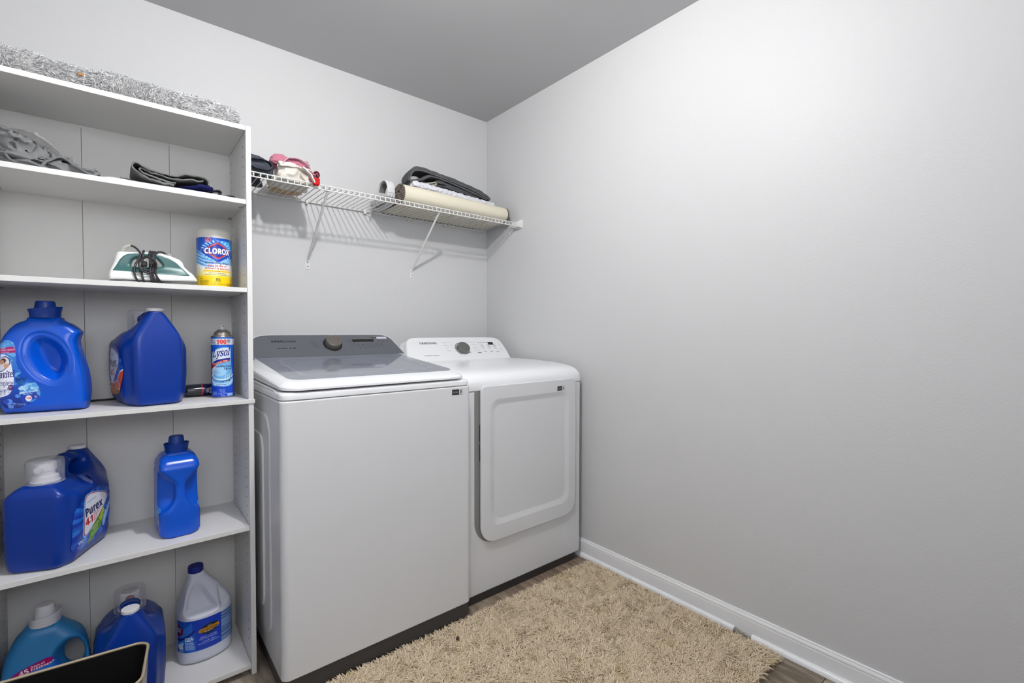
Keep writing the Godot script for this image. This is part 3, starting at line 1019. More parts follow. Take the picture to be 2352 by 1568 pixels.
	var kt := Transform3D(fr.basis * Basis(Vector3.RIGHT, PI / 2), fr * Vector3(0.030, 0.083, 0.0004))
	g = G.new()
	var arc := PackedVector3Array()
	for i in 17:
		var a := deg_to_rad(105 + 135.0 * i / 16)
		arc.push_back(kt * Vector3(cos(a) * 0.044, 0.0006, -sin(a) * 0.044))
	g.tube(arc, 0.0016, 6)
	part("dial_arc", g.mesh(), M.dark, con)
	g = G.new(); g.box(Vector3(0.030 + 0.036, 0.083 - 0.026, 0.0006), Vector3(0.005, 0.008, 0.001), 0.0003, fr)
	part("dial_mark", g.mesh(), M.dark, con)
	g = G.new()
	g.lathe([Vector2(0.0, 0.0), Vector2(0.0385, 0.0), Vector2(0.0385, 0.002), Vector2(0.0365, 0.003), Vector2(0.0355, 0.018), Vector2(0.0345, 0.0205), Vector2(0.033, 0.0213), Vector2(0.0, 0.0213)], 48)
	part("knob", g.mesh(30), mat(grey(0.50), 0.28, 0.75), con, "silver grey dial").transform = kt
func ribbon(path: PackedVector2Array, th: float, a: float, b: float, along := 0, skew := Vector2.ZERO) -> G:   # a sheet whose section is the path, drawn out from a to b along x (path is z, y) or along z (path is x, y)
	var g := G.new()
	var n := path.size()
	var o := PackedVector2Array()
	for i in n:
		var d := (path[mini(i + 1, n - 1)] - path[maxi(i - 1, 0)]).normalized().orthogonal() * th / 2
		o.push_back(d)
	var at := func(p: Vector2, s: float, k: float) -> Vector3:
		var q := p + skew * k
		return Vector3(s, q.y, q.x) if along == 0 else Vector3(q.x, q.y, s)
	var r := []
	var lv := [[a, 0.6], [a + signf(b - a) * th * 0.25, 1.0], [lerpf(a, b, 0.33), 1.0], [lerpf(a, b, 0.67), 1.0], [b - signf(b - a) * th * 0.25, 1.0], [b, 0.6]]
	for k in 6:
		var ring := PackedVector3Array()
		var t: float = (lv[k][0] - a) / (b - a)
		for i in n: ring.push_back(at.call(path[i] + o[i] * lv[k][1], lv[k][0], t))
		for i in range(n - 1, -1, -1): ring.push_back(at.call(path[i] - o[i] * lv[k][1], lv[k][0], t))
		r.push_back(ring)
	g.loft(r, false, false)
	for k in [0, 5]:
		var ring: PackedVector3Array = r[k]
		for i in n - 1:
			var m := 2 * n - 1 - i
			if k == 0: g.quad(ring[i], ring[m], ring[m - 1], ring[i + 1])
			else: g.quad(ring[i], ring[i + 1], ring[m - 1], ring[m])
	return g

func wire_shelf() -> void:
	var t := thing("wire_shelf", "white wire shelf on the back wall above the washer and dryer, held by slanting braces", "shelf", Vector3(-1.25, 1.75, 0.0))
	var g := G.new()
	g.tube(PackedVector3Array([Vector3(0, 1.7545, 0.008), Vector3(0, 1.7545, 0.15), Vector3(0, 1.7545, 0.296), Vector3(0, 1.7535, 0.3005), Vector3(0, 1.7505, 0.3025), Vector3(0, 1.737, 0.3025)]), 0.00205, 6)
	var w := g.mesh(50)
	var n := 0
	var x := -0.038
	while x > -2.46:
		var o := part("wire", w, M.wire, t)
		o.position = Vector3(x, 0, 0) - t.position
		x -= 0.0251
	for q in [[1.7513, 0.009, 0.0033], [1.7572, 0.2985, 0.0027], [1.7370, 0.3055, 0.0028]]:
		g = G.new(); g.cyl(Vector3(-2.47, q[0], q[1]), Vector3(-0.03, q[0], q[1]), q[2], 8)
		wpart("rail", g, M.wire, t)
	for bx_ in [-0.5225, -1.081, -1.64, -2.2]:
		g = G.new()
		g.tube(PackedVector3Array([Vector3(bx_, 1.462, 0.0042), Vector3(bx_, 1.470, 0.006), Vector3(bx_, 1.479, 0.0115), Vector3(bx_, 1.728, 0.2905), Vector3(bx_, 1.7365, 0.2985)]), 0.0062, 10, false, 0.8)
		var b := wpart("brace", g, M.wire, t)
		g = G.new()
		var rs := []
		for q in [[0.0, 0.0], [0.0, 0.0022], [0.0012, 0.003]]:
			var ring := PackedVector3Array()
			for p in rr(0.021 - 2 * q[0], 0.046 - 2 * q[0], [0.003, 0.0095, 0.0095, 0.003]): ring.push_back(Vector3(bx_ + p.x, 1.4515 + p.y, q[1]))
			rs.push_back(ring)
		g.loft(rs, false, true)
		wpart("foot_plate", g, M.wire, b)
		g = G.new()
		g.lathe([Vector2(0.0045, 0), Vector2(0.0042, 0.0015), Vector2(0.0025, 0.0026), Vector2(0, 0.0028)], 12)
		var sc := part("screw", g.mesh(), M.chrome, b)
		sc.transform = Transform3D(Basis(Vector3.RIGHT, PI / 2), Vector3(bx_, 1.443, 0.003))
		g = G.new()
		g.box(Vector3(bx_, 1.7395, 0.297), Vector3(0.026, 0.006, 0.008), 0.002)
		g.box(Vector3(bx_, 1.746, 0.292), Vector3(0.030, 0.003, 0.004), 0.001)
		wpart("hook", g, mat(grey(0.6), 0.4), b)
	for cx in [-1.085, -0.795, -0.546, -0.312, -0.068, -1.4, -1.8, -2.2]:
		g = G.new()
		g.box(Vector3(cx, 1.7475, 0.008), Vector3(0.011, 0.018, 0.014), 0.004)
		g.box(Vector3(cx + 0.001, 1.759, 0.006), Vector3(0.008, 0.009, 0.006), 0.002)
		g.cyl(Vector3(cx, 1.742, 0.0), Vector3(cx, 1.742, 0.017), 0.0035, 8)
		wpart("wall_clip", joined(g), M.wire, t)
	g = G.new()
	var br := Field.new(Vector3(-0.04, 1.70, 0.26), Vector3(0.01, 1.79, 0.37), 0.0025)
	br.fill(func(p: Vector3) -> float:
		var a := (p - Vector3(-0.015, 1.7425, 0.312)).abs() - Vector3(0.011, 0.014, 0.024)
		var b := (p - Vector3(-0.002, 1.744, 0.316)).abs() - Vector3(0.0005, 0.022, 0.034)
		var da := a.clamp(Vector3.ZERO, Vector3.ONE).length() + minf(maxf(a.x, maxf(a.y, a.z)), 0.0) - 0.003
		var db := b.clamp(Vector3.ZERO, Vector3.ONE).length() + minf(maxf(b.x, maxf(b.y, b.z)), 0.0) - 0.002
		var k := cap(p, Vector3(-0.002, 1.762, 0.335), Vector3(-0.012, 1.762, 0.335), 0.007, 0.006)
		return smin(minf(da, k), db, 0.004))
	wpart("end_bracket", br.mesh(), M.wire, t)

func joined(g: G) -> ArrayMesh:      # solid pieces fused into one skin
	var lo := Vector3.ONE * 9
	var hi := Vector3.ONE * -9
	for p in g.v:
		lo = lo.min(p)
		hi = hi.max(p)
	var c := (lo + hi) / 2
	var F := Field.new(lo - Vector3.ONE * 0.004, hi + Vector3.ONE * 0.004, 0.0016)
	F.fill(func(p: Vector3) -> float:
		var a := (p - Vector3(c.x, 1.7475, 0.008)).abs() - Vector3(0.0035, 0.0065, 0.005)
		var d := a.clamp(Vector3.ZERO, Vector3.ONE).length() - 0.003
		var k := (p - Vector3(c.x + 0.001, 1.7585, 0.006)).length() - 0.005
		return smin(smin(d, k, 0.004), cap(p, Vector3(c.x, 1.7405, 0.002), Vector3(c.x, 1.7405, 0.014), 0.005, 0.004), 0.003))
	return F.mesh()

func yarn(length: float, r: float, bend: float, segs := 4, sides := 4) -> ArrayMesh:   # one strand standing on the origin, leaning to +x
	var g := G.new()
	var p := PackedVector3Array()
	for i in segs + 1:
		var s := float(i) / segs
		p.push_back(Vector3(bend * s * s * length, length * (s - 0.25 * bend * s * s), 0))
	var rings := []
	for i in segs + 1:
		var ring := PackedVector3Array()
		var rr_ := r * (1.0 if i < segs else 0.45)
		for k in sides: ring.push_back(p[i] + Vector3(cos(TAU * k / sides) * rr_, 0, -sin(TAU * k / sides) * rr_))
		rings.push_back(ring)
	g.loft(rings, false, true)
	return g.mesh(80)

func floor_rug() -> void:
	var t := thing("shag_rug", "beige shag rug with long pile lying on the floor before the washer and dryer", "rug", Vector3(-0.735, 0, 1.335))
	var x0 := -1.44
	var x1 := -0.047
	var z0 := 0.902
	var z1 := 1.752
	var g := G.new()
	g.box(Vector3((x0 + x1) / 2, 0.005, (z0 + z1) / 2), Vector3(x1 - x0 - 0.006, 0.009, z1 - z0 - 0.006), 0.003)
	wpart("backing", g, mat(Color(0.72, 0.65, 0.54), 0.9), t)
	var nz := FastNoiseLite.new()
	nz.frequency = 7.0
	nz.seed = 5
	var nl := FastNoiseLite.new()
	nl.frequency = 22.0
	nl.seed = 9
	var meshes := [yarn(0.0205, 0.00125, 0.6), yarn(0.0195, 0.0012, 1.0), yarn(0.018, 0.00125, 1.35)]
	var ts := [[], [], []]
	var cs := [[], [], []]
	var st := 0.0037
	var z := z0 + 0.003
	while z < z1 - 0.002:
		var x := x0 + 0.003
		while x < x1 - 0.002:
			var px := x + rng.randf_range(-1, 1) * st * 0.45
			var pz := z + rng.randf_range(-1, 1) * st * 0.45
			var ang := nz.get_noise_2d(px, pz) * 5.0 + nl.get_noise_2d(px, pz) * 4.0 + rng.randfn(0.0, 0.75)
			# strands at the border fall outwards
			var ex := minf(px - x0, x1 - px)
			var ez := minf(pz - z0, z1 - pz)
			if minf(ex, ez) < 0.015:
				var outw := Vector2(signf(px - (x0 + x1) / 2), 0) if ex < ez else Vector2(0, signf(pz - (z0 + z1) / 2))
				if rng.randf() < 0.75: ang = atan2(-outw.y, outw.x) + rng.randfn(0, 0.6)
				if ex < ez and px > -0.5 : ang = atan2(0, -1) + rng.randfn(0, 1.2)
			var b := Basis(Vector3.UP, ang) * Basis(Vector3.FORWARD, rng.randf_range(-0.1, 0.55)) * Basis(Vector3.UP, rng.randf_range(0, TAU) * 0.15)
			var sc := rng.randf_range(0.8, 1.12) * (1.0 - 0.18 * smoothstep(0.15, 0.6, nz.get_noise_2d(px * 1.7 + 9, pz * 1.7)))
			b = b.scaled(Vector3(sc, sc, sc))
			var k := rng.randi() % 3
			ts[k].push_back(Transform3D(b, Vector3(px, 0.008, pz) - t.position))
			var v := 0.5 + 0.35 * nz.get_noise_2d(px * 2.2 + 30, pz * 2.2) + rng.randf_range(-0.22, 0.22)
			var c := Color(0.79, 0.715, 0.605).lerp(Color(0.90, 0.84, 0.745), clampf(v, 0, 1))
			if nl.get_noise_2d(px * 0.45 - 7, pz * 0.45) > 0.42: c = c.lerp(Color(0.74, 0.65, 0.47), 0.45)
			cs[k].push_back(c.srgb_to_linear())
			x += st
		z += st
	var m := mat(Color.WHITE, 0.85, 0.0, 0.25)
	m.vertex_color_use_as_albedo = true
	for k in 3: stuff("pile", meshes[k], m, t, ts[k], cs[k])
	var l := Field.new(Vector3(-0.88, 0.02, 0.975), Vector3(-0.85, 0.05, 1.005), 0.0012)
	var nn := FastNoiseLite.new()
	nn.frequency = 180.0
	l.fill(func(p: Vector3) -> float: return (p - Vector3(-0.865, 0.029, 0.99)).length() - 0.0062 + nn.get_noise_3dv(p) * 0.003)
	var li := part("lint_ball", l.mesh(), mat(Color(0.34, 0.28, 0.21), 0.9), self)
	tag(li, "small brown ball of lint lying on the beige shag rug by the washer", "lint")

func bin() -> void:
	var t := thing("waste_bin", "slim steel wastebasket with a black inside and pale rim before the bookcase", "wastebasket", Vector3(-1.889, 0, 0.943), deg_to_rad(-6.5))
	var g := G.new()
	var sh := func(s: float, ins: float) -> PackedVector2Array: return rr(0.302 * s - 2 * ins, 0.186 * s - 2 * ins, [0.035, 0.028, 0.028, 0.035], 8)
	var top := 0.33
	var rs := [on_xz(sh.call(0.86, 0.002), 0.0), on_xz(sh.call(0.865, 0.0), 0.002), on_xz(sh.call(0.985, 0.0), top - 0.012), on_xz(sh.call(0.99, 0.0), top - 0.004)]
	g.loft(rs, true, false)
	rs = [on_xz(sh.call(0.975, 0.0025), top - 0.004), on_xz(sh.call(0.865, 0.003), 0.006)]
	part("body", g.mesh(30), mat(Color(0.66, 0.62, 0.56), 0.3, 0.85), t, "brushed steel shell")
	g = G.new()
	g.loft(rs, false, true)
	part("liner", g.mesh(30, false), mat(Color(0.085, 0.08, 0.082), 0.38), t, "black inside")
	g = G.new()
	g.tube(on_xz(sh.call(0.987, 0.0012), top - 0.0005), 0.0032, 10, true)
	part("rim", g.mesh(60), mat(Color(0.72, 0.66, 0.56), 0.35, 0.3), t, "pale rolled rim")
func moulded(lo: Vector3, hi: Vector3, cell: float, poly: PackedVector2Array, width: Callable, k: float, extra = null) -> Field:   # a bottle from its side outline (x, y) and its half width at each point of it
	var F := Field.new(lo, hi, cell)
	var i := 0
	for x in F.nx:
		for y in F.ny:
			var q := Vector2(lo.x + x * cell, lo.y + y * cell)
			var d2 := pdist(q, poly)
			var w: float = width.call(q, d2)
			for z in F.nz:
				var pz := lo.z + z * cell
				var d := smax(d2, absf(pz) - w, k)
				if extra != null: d = extra.call(Vector3(q.x, q.y, pz), d)
				F.d[i] = d
				i += 1
	return F

func can_label(r: float, y0: float, y1: float, a0: float, a1: float, seg := 40) -> ArrayMesh:   # a label round a can; angle 0 faces +z
	var V := PackedVector3Array()
	var N := PackedVector3Array()
	var UV := PackedVector2Array()
	var I := PackedInt32Array()
	for i in seg + 1:
		var a := lerpf(a0, a1, float(i) / seg)
		var n := Vector3(sin(a), 0, cos(a))
		for y in [y0, y1]:
			V.push_back(n * r + Vector3(0, y, 0))
			N.push_back(n)
			UV.push_back(Vector2(float(i) / seg, 1.0 if y == y0 else 0.0))
	for i in seg:
		var a := 2 * i
		I.append_array([a, a + 1, a + 3, a, a + 3, a + 2])
	return G.arrays(V, N, UV, I)

func dose_cap(ring_r: float, ring_h: float, tilt: float, inner_r: float, top: float) -> Array:   # flared collar with a slanting rim, and the measuring cup that stands in it
	var g := G.new()
	var rs := []
	for q in [[0.0, 0.93, 0.0], [0.002, 0.955, 0.0], [0.5, 0.97, 0.5], [0.93, 1.05, 1.0], [1.0, 1.06, 1.0], [0.98, 1.0, 1.0], [0.75, 0.94, 0.9], [0.7, 0.5, 0.6]]:
		var ring := PackedVector3Array()
		for k in 32:
			var a := TAU * k / 32
			ring.push_back(Vector3(cos(a) * ring_r * q[1], ring_h * q[0] + tilt * cos(a) * q[2], -sin(a) * ring_r * q[1]))
		rs.push_back(ring)
	g.loft(rs)
	var h := G.new()
	h.lathe([Vector2(0, ring_h * 0.6), Vector2(inner_r * 1.18, ring_h * 0.6), Vector2(inner_r * 1.12, ring_h), Vector2(inner_r, top - 0.004), Vector2(inner_r * 0.95, top - 0.001), Vector2(inner_r * 0.85, top), Vector2(0, top)], 32)
	return [g.mesh(35), h.mesh(35)]

# ---- the large detergent jugs: a spout under a clear cap at one end, a handle and a refill cap at the other
var jug_field: Field
func jug_parts(t: Node3D, look: String) -> void:
	var L := 0.25
	if jug_field == null:
		var poly := PackedVector2Array()
		for p in curve([Vector2(0.010, 0.0), Vector2(0.06, -0.0005), Vector2(0.19, -0.0005), Vector2(0.240, 0.0), Vector2(0.248, 0.02), Vector2(0.2505, 0.10), Vector2(0.249, 0.17), Vector2(0.2445, 0.215), Vector2(0.237, 0.25), Vector2(0.2315, 0.272), Vector2(0.229, 0.279), Vector2(0.191, 0.279), Vector2(0.187, 0.265), Vector2(0.181, 0.243), Vector2(0.165, 0.228), Vector2(0.14, 0.221), Vector2(0.11, 0.222), Vector2(0.08, 0.2235), Vector2(0.028, 0.2225), Vector2(0.012, 0.208), Vector2(0.003, 0.18), Vector2(0.0, 0.10), Vector2(0.002, 0.02)], 3):
			poly.push_back(p - Vector2(L / 2, 0))
		var width := func(q: Vector2, d2: float) -> float:
			var u := q.x + L / 2
			var w := 0.0605 + 0.0215 * smoothstep(-0.004, 0.045, u) * smoothstep(0.243, 0.195, u)
			w *= 1.0 - 0.07 * smoothstep(0.035, 0.0, q.y) - 0.05 * smoothstep(0.10, 0.02, q.y)
			w = smin(w, 0.021 + maxf(0.2745 - q.y, 0.0) * lerpf(0.75, 0.55, smoothstep(0.15, 0.23, u)), 0.012) if u > 0.12 else smin(w, 0.070 - 0.95 * maxf(q.y - 0.190, 0.0) + 0.03 * smoothstep(0.02, 0.06, u) * smoothstep(0.20, 0.17, q.y), 0.012)
			return maxf(w, 0.016)
		jug_field = moulded(Vector3(-0.136, -0.008, -0.1), Vector3(0.136, 0.30, 0.1), 0.0036, poly, width, 0.018, func(p: Vector3, d: float) -> float:
			if p.y > 0.16:
				var h := Vector3(p.x + L / 2, p.y, p.z * 0.62)
				var b := cap(h, Vector3(0.200, 0.258, 0), Vector3(0.150, 0.2655, 0), 0.012, 0.0125)
				b = smin(b, cap(h, Vector3(0.150, 0.2655, 0), Vector3(0.118, 0.258, 0), 0.0125, 0.0135), 0.008)
				b = smin(b, cap(h, Vector3(0.118, 0.258, 0), Vector3(0.104, 0.21, 0), 0.0135, 0.017), 0.01)
				d = smin(d, b, 0.016)
			return d)
		rcond.jug = jug_field.mesh()
	part("body", rcond.jug, M.jug, t)
	var c := part("refill_cap", rc("refill", func():
		var g := G.new()
		g.lathe([Vector2(0, 0.0), Vector2(0.0205, 0.0), Vector2(0.0215, 0.001), Vector2(0.0215, 0.0085), Vector2(0.0205, 0.0098), Vector2(0.019, 0.0102), Vector2(0, 0.0102)], 32)
		return g.mesh(35)), M.cap_white, t)
	c.position = Vector3(0.209 - L / 2, 0.2785, 0)
	var s := part("spout", rc("spout", func():
		var g := G.new()
		g.lathe([Vector2(0, 0.0), Vector2(0.031, 0.0), Vector2(0.031, 0.004), Vector2(0.0285, 0.005), Vector2(0.0275, 0.016), Vector2(0.024, 0.018), Vector2(0.021, 0.020), Vector2(0.0205, 0.030), Vector2(0.023, 0.031), Vector2(0.0235, 0.050), Vector2(0.021, 0.053), Vector2(0, 0.0535)], 32)
		g.cyl(Vector3(-0.031, 0.037, 0), Vector3(0.0, 0.037, 0), 0.009, 14)
		return g.mesh(35)), M.cap_white, t, "white pour spout")
	s.position = Vector3(0.062 - L / 2, 0.2225, 0)
	var bt := part("spout_button", rc("button", func():
		var g := G.new()
		g.cyl(Vector3(0.015, 0.037, 0), Vector3(0.0255, 0.037, 0), 0.0115, 18)
		return g.mesh(35)), M.red_button, s, "dark red push button")
	bt.position = Vector3.ZERO
	var cc := part("clear_cap", rc("clear", func():
		var g := G.new()
		g.lathe([Vector2(0.0395, 0.0), Vector2(0.0395, 0.056), Vector2(0.037, 0.0615), Vector2(0.031, 0.064), Vector2(0.0, 0.0645)], 40)
		g.lathe([Vector2(0.0385, 0.0), Vector2(0.0405, 0.0), Vector2(0.0405, 0.002), Vector2(0.0385, 0.002), Vector2(0.0385, 0.0)], 40)
		return g.mesh(35, false)), M.clear, t, "clear plastic dispenser cap")
	cc.position = Vector3(0.062 - L / 2, 0.2215, 0)
	var out := curve([Vector2(0.056, 0.030), Vector2(0.11, 0.0275), Vector2(0.158, 0.036), Vector2(0.187, 0.062), Vector2(0.197, 0.10), Vector2(0.192, 0.138), Vector2(0.170, 0.166), Vector2(0.135, 0.178), Vector2(0.095, 0.172), Vector2(0.062, 0.150), Vector2(0.054, 0.12), Vector2(0.0525, 0.07)], 6)
	for i in out.size(): out[i].x = 0.030 + (out[i].x - 0.0525) * 1.2457 - L / 2
	var sh: ArrayMesh = rcond.get("jug_label", null)
	if sh == null:
		sh = sheet(jug_field, out, func(q: Vector2) -> Array: return [Vector3(q.x, q.y, 0.099), Vector3(0, 0, -1)], Vector2(0.18686, 0.155), Vector2(0.02689 - L / 2, 0.025), 0.0014, 28)
		rcond.jug_label = sh
	part("label", sh, label_mat(jug_print(look), 0.3), t)
func rc(key: String, make: Callable) -> ArrayMesh:      # make a mesh once and share it
	if not rcond.has(key): rcond[key] = make.call()
	return rcond[key]

func jug_print(look: String) -> ImageTexture:
	var p := Pic.new(0.15, 0.155, 5000, Color(0.05, 0.2, 0.62))
	var o := Vector2(-0.05, -0.025)
	var c := Vector2(0.125, 0.115) + o
	for i in 26:
		var a := TAU * i / 26 + 0.05 * (i % 3)
		var w := 0.05 + 0.03 * (i % 2)
		p.poly([PackedVector2Array([c, c + Vector2(cos(a - w), sin(a - w)) * 0.13, c + Vector2(cos(a + w), sin(a + w)) * 0.13])], Color(0.13, 0.42, 0.80) if i % 2 else Color(0.09, 0.31, 0.72))
	var tri := curve([Vector2(0.090, 0.160), Vector2(0.084, 0.120), Vector2(0.083, 0.072), Vector2(0.090, 0.058), Vector2(0.106, 0.066), Vector2(0.150, 0.102), Vector2(0.172, 0.128), Vector2(0.170, 0.146), Vector2(0.140, 0.160), Vector2(0.106, 0.168)], 6)
	var big := PackedVector2Array()
	var mid := PackedVector2Array()
	var sm := PackedVector2Array()
	for q in tri:
		var e: Vector2 = q + o
		big.push_back(c + Vector2(-0.001, -0.001) + (e - c) * 1.10)
		mid.push_back(c + (e - c) * 1.03)
		sm.push_back(c + (e - c) * 0.985)
	p.poly([big], Color(0.45, 0.75, 0.95))
	if look == "green":
		p.poly([PackedVector2Array([Vector2(0.100, 0.024) + o, Vector2(0.106, 0.062) + o, Vector2(0.160, 0.112) + o, Vector2(0.162, 0.085) + o, Vector2(0.150, 0.055) + o])], Color(0.36, 0.58, 0.12))
		p.poly([PackedVector2Array([Vector2(0.14, 0.082) + o, Vector2(0.158, 0.108) + o, Vector2(0.164, 0.1) + o, Vector2(0.15, 0.07) + o])], Color(0.72, 0.80, 0.22))
		for i in 5: p.poly([curve([Vector2(0.156 + i * 0.006, 0.060 + i * 0.010) + o, Vector2(0.160 + i * 0.007, 0.088 + i * 0.009) + o, Vector2(0.166 + i * 0.006, 0.075 + i * 0.008) + o, Vector2(0.170 + i * 0.005, 0.070 + i * 0.009) + o, Vector2(0.164, 0.050 + i * 0.008) + o], 3)], Color(0.78, 0.86, 0.97) if i % 2 else Color(0.55, 0.70, 0.92))
		p.text("MOUNTAIN", bold, 0.0042, Vector2(0.126, 0.068) + o, Color(0.95, 0.97, 0.9), 0, 0.35)
		p.text("BREEZE", bold, 0.0042, Vector2(0.128, 0.0605) + o, Color(0.95, 0.97, 0.9), 0, 0.35)
		p.bars(Vector2(0.112, 0.048) + o, 0.03, 2, 0.005, 0.0018, Color(0.85, 0.92, 0.75), 5, 0.3)
	elif look == "orange":
		p.poly([PackedVector2Array([Vector2(0.0, 0.02) + o, Vector2(0.0, 0.062) + o, Vector2(0.105, 0.062) + o, Vector2(0.15, 0.074) + o, Vector2(0.2, 0.112) + o, Vector2(0.21, 0.02) + o])], Color(0.93, 0.94, 0.96))
		p.poly([PackedVector2Array([Vector2(0.0, 0.02) + o, Vector2(0.0, 0.059) + o, Vector2(0.105, 0.059) + o, Vector2(0.15, 0.071) + o, Vector2(0.2, 0.108) + o, Vector2(0.21, 0.02) + o])], Color(0.86, 0.30, 0.07))
		p.poly([PackedVector2Array([Vector2(0.0, 0.02) + o, Vector2(0.0, 0.050) + o, Vector2(0.105, 0.050) + o, Vector2(0.15, 0.046) + o, Vector2(0.17, 0.02) + o])], Color(0.85, 0.48, 0.10))
		p.text("OXI", bold, 0.016, Vector2(0.150, 0.056) + o, Color(0.96, 0.95, 0.97), 0, 0.12, 0.0, 1.0, 0.0006)
		p.text("OXI", bold, 0.015, Vector2(0.150, 0.0565) + o, Color(0.78, 0.14, 0.10), 0, 0.12)
		p.text("plus", bold, 0.008, Vector2(0.172, 0.055) + o, Color(0.92, 0.95, 1.0), 0, 1.3)
		p.bars(Vector2(0.125, 0.048) + o, 0.05, 1, 0.004, 0.002, Color(0.97, 0.95, 0.95), 6)
		p.rect(0.13 + o.x, 0.030 + o.y, 0.026, 0.012, Color(0.55, 0.35, 0.08))
	p.poly([mid], Color(0.78, 0.12, 0.20))
	p.poly([sm], Color(0.93, 0.94, 0.97))
	var navy := Color(0.06, 0.08, 0.33)
	p.text("Bright Clean!", sans, 0.0046, Vector2(0.112, 0.1475) + o, Color(0.25, 0.45, 0.75), 0, 0.08)
	p.text("Purex", bold, 0.023, Vector2(0.122, 0.1135) + o, navy, 0, 0.10, 0.0, 0.78, 0.0006)
	p.text("4", bold, 0.020, Vector2(0.094, 0.085) + o, Color(0.78, 0.08, 0.10), 0, 0.08, 0.0, 0.95, 0.0005)
	p.text("in", bold, 0.0075, Vector2(0.1025, 0.086) + o, Color(0.78, 0.08, 0.10), 0, 0.08)
	p.text("1", bold, 0.020, Vector2(0.110, 0.0865) + o, Color(0.78, 0.08, 0.10), 0, 0.08, 0.0, 0.95, 0.0005)
	for i in 4: p.bars(Vector2(0.118, 0.1055 - i * 0.0065) + o, 0.032 - i * 0.006, 1, 0.004, 0.0026, Color(0.78, 0.25, 0.28), 40 + i, 0.12)
	p.text("192", bold, 0.0085, Vector2(0.072, 0.043) + o, Color(0.95, 0.96, 1.0), 0, 0.06)
	p.bars(Vector2(0.084, 0.045) + o, 0.014, 1, 0.004, 0.002, Color(0.8, 0.86, 0.97), 8)
	p.text("300 FL OZ (2.34 GAL) 8.87 L", sans, 0.0042, Vector2(0.061, 0.034) + o, Color(0.85, 0.9, 1.0), -1, 0.04, 0.0, 0.7)
	return p.tex()

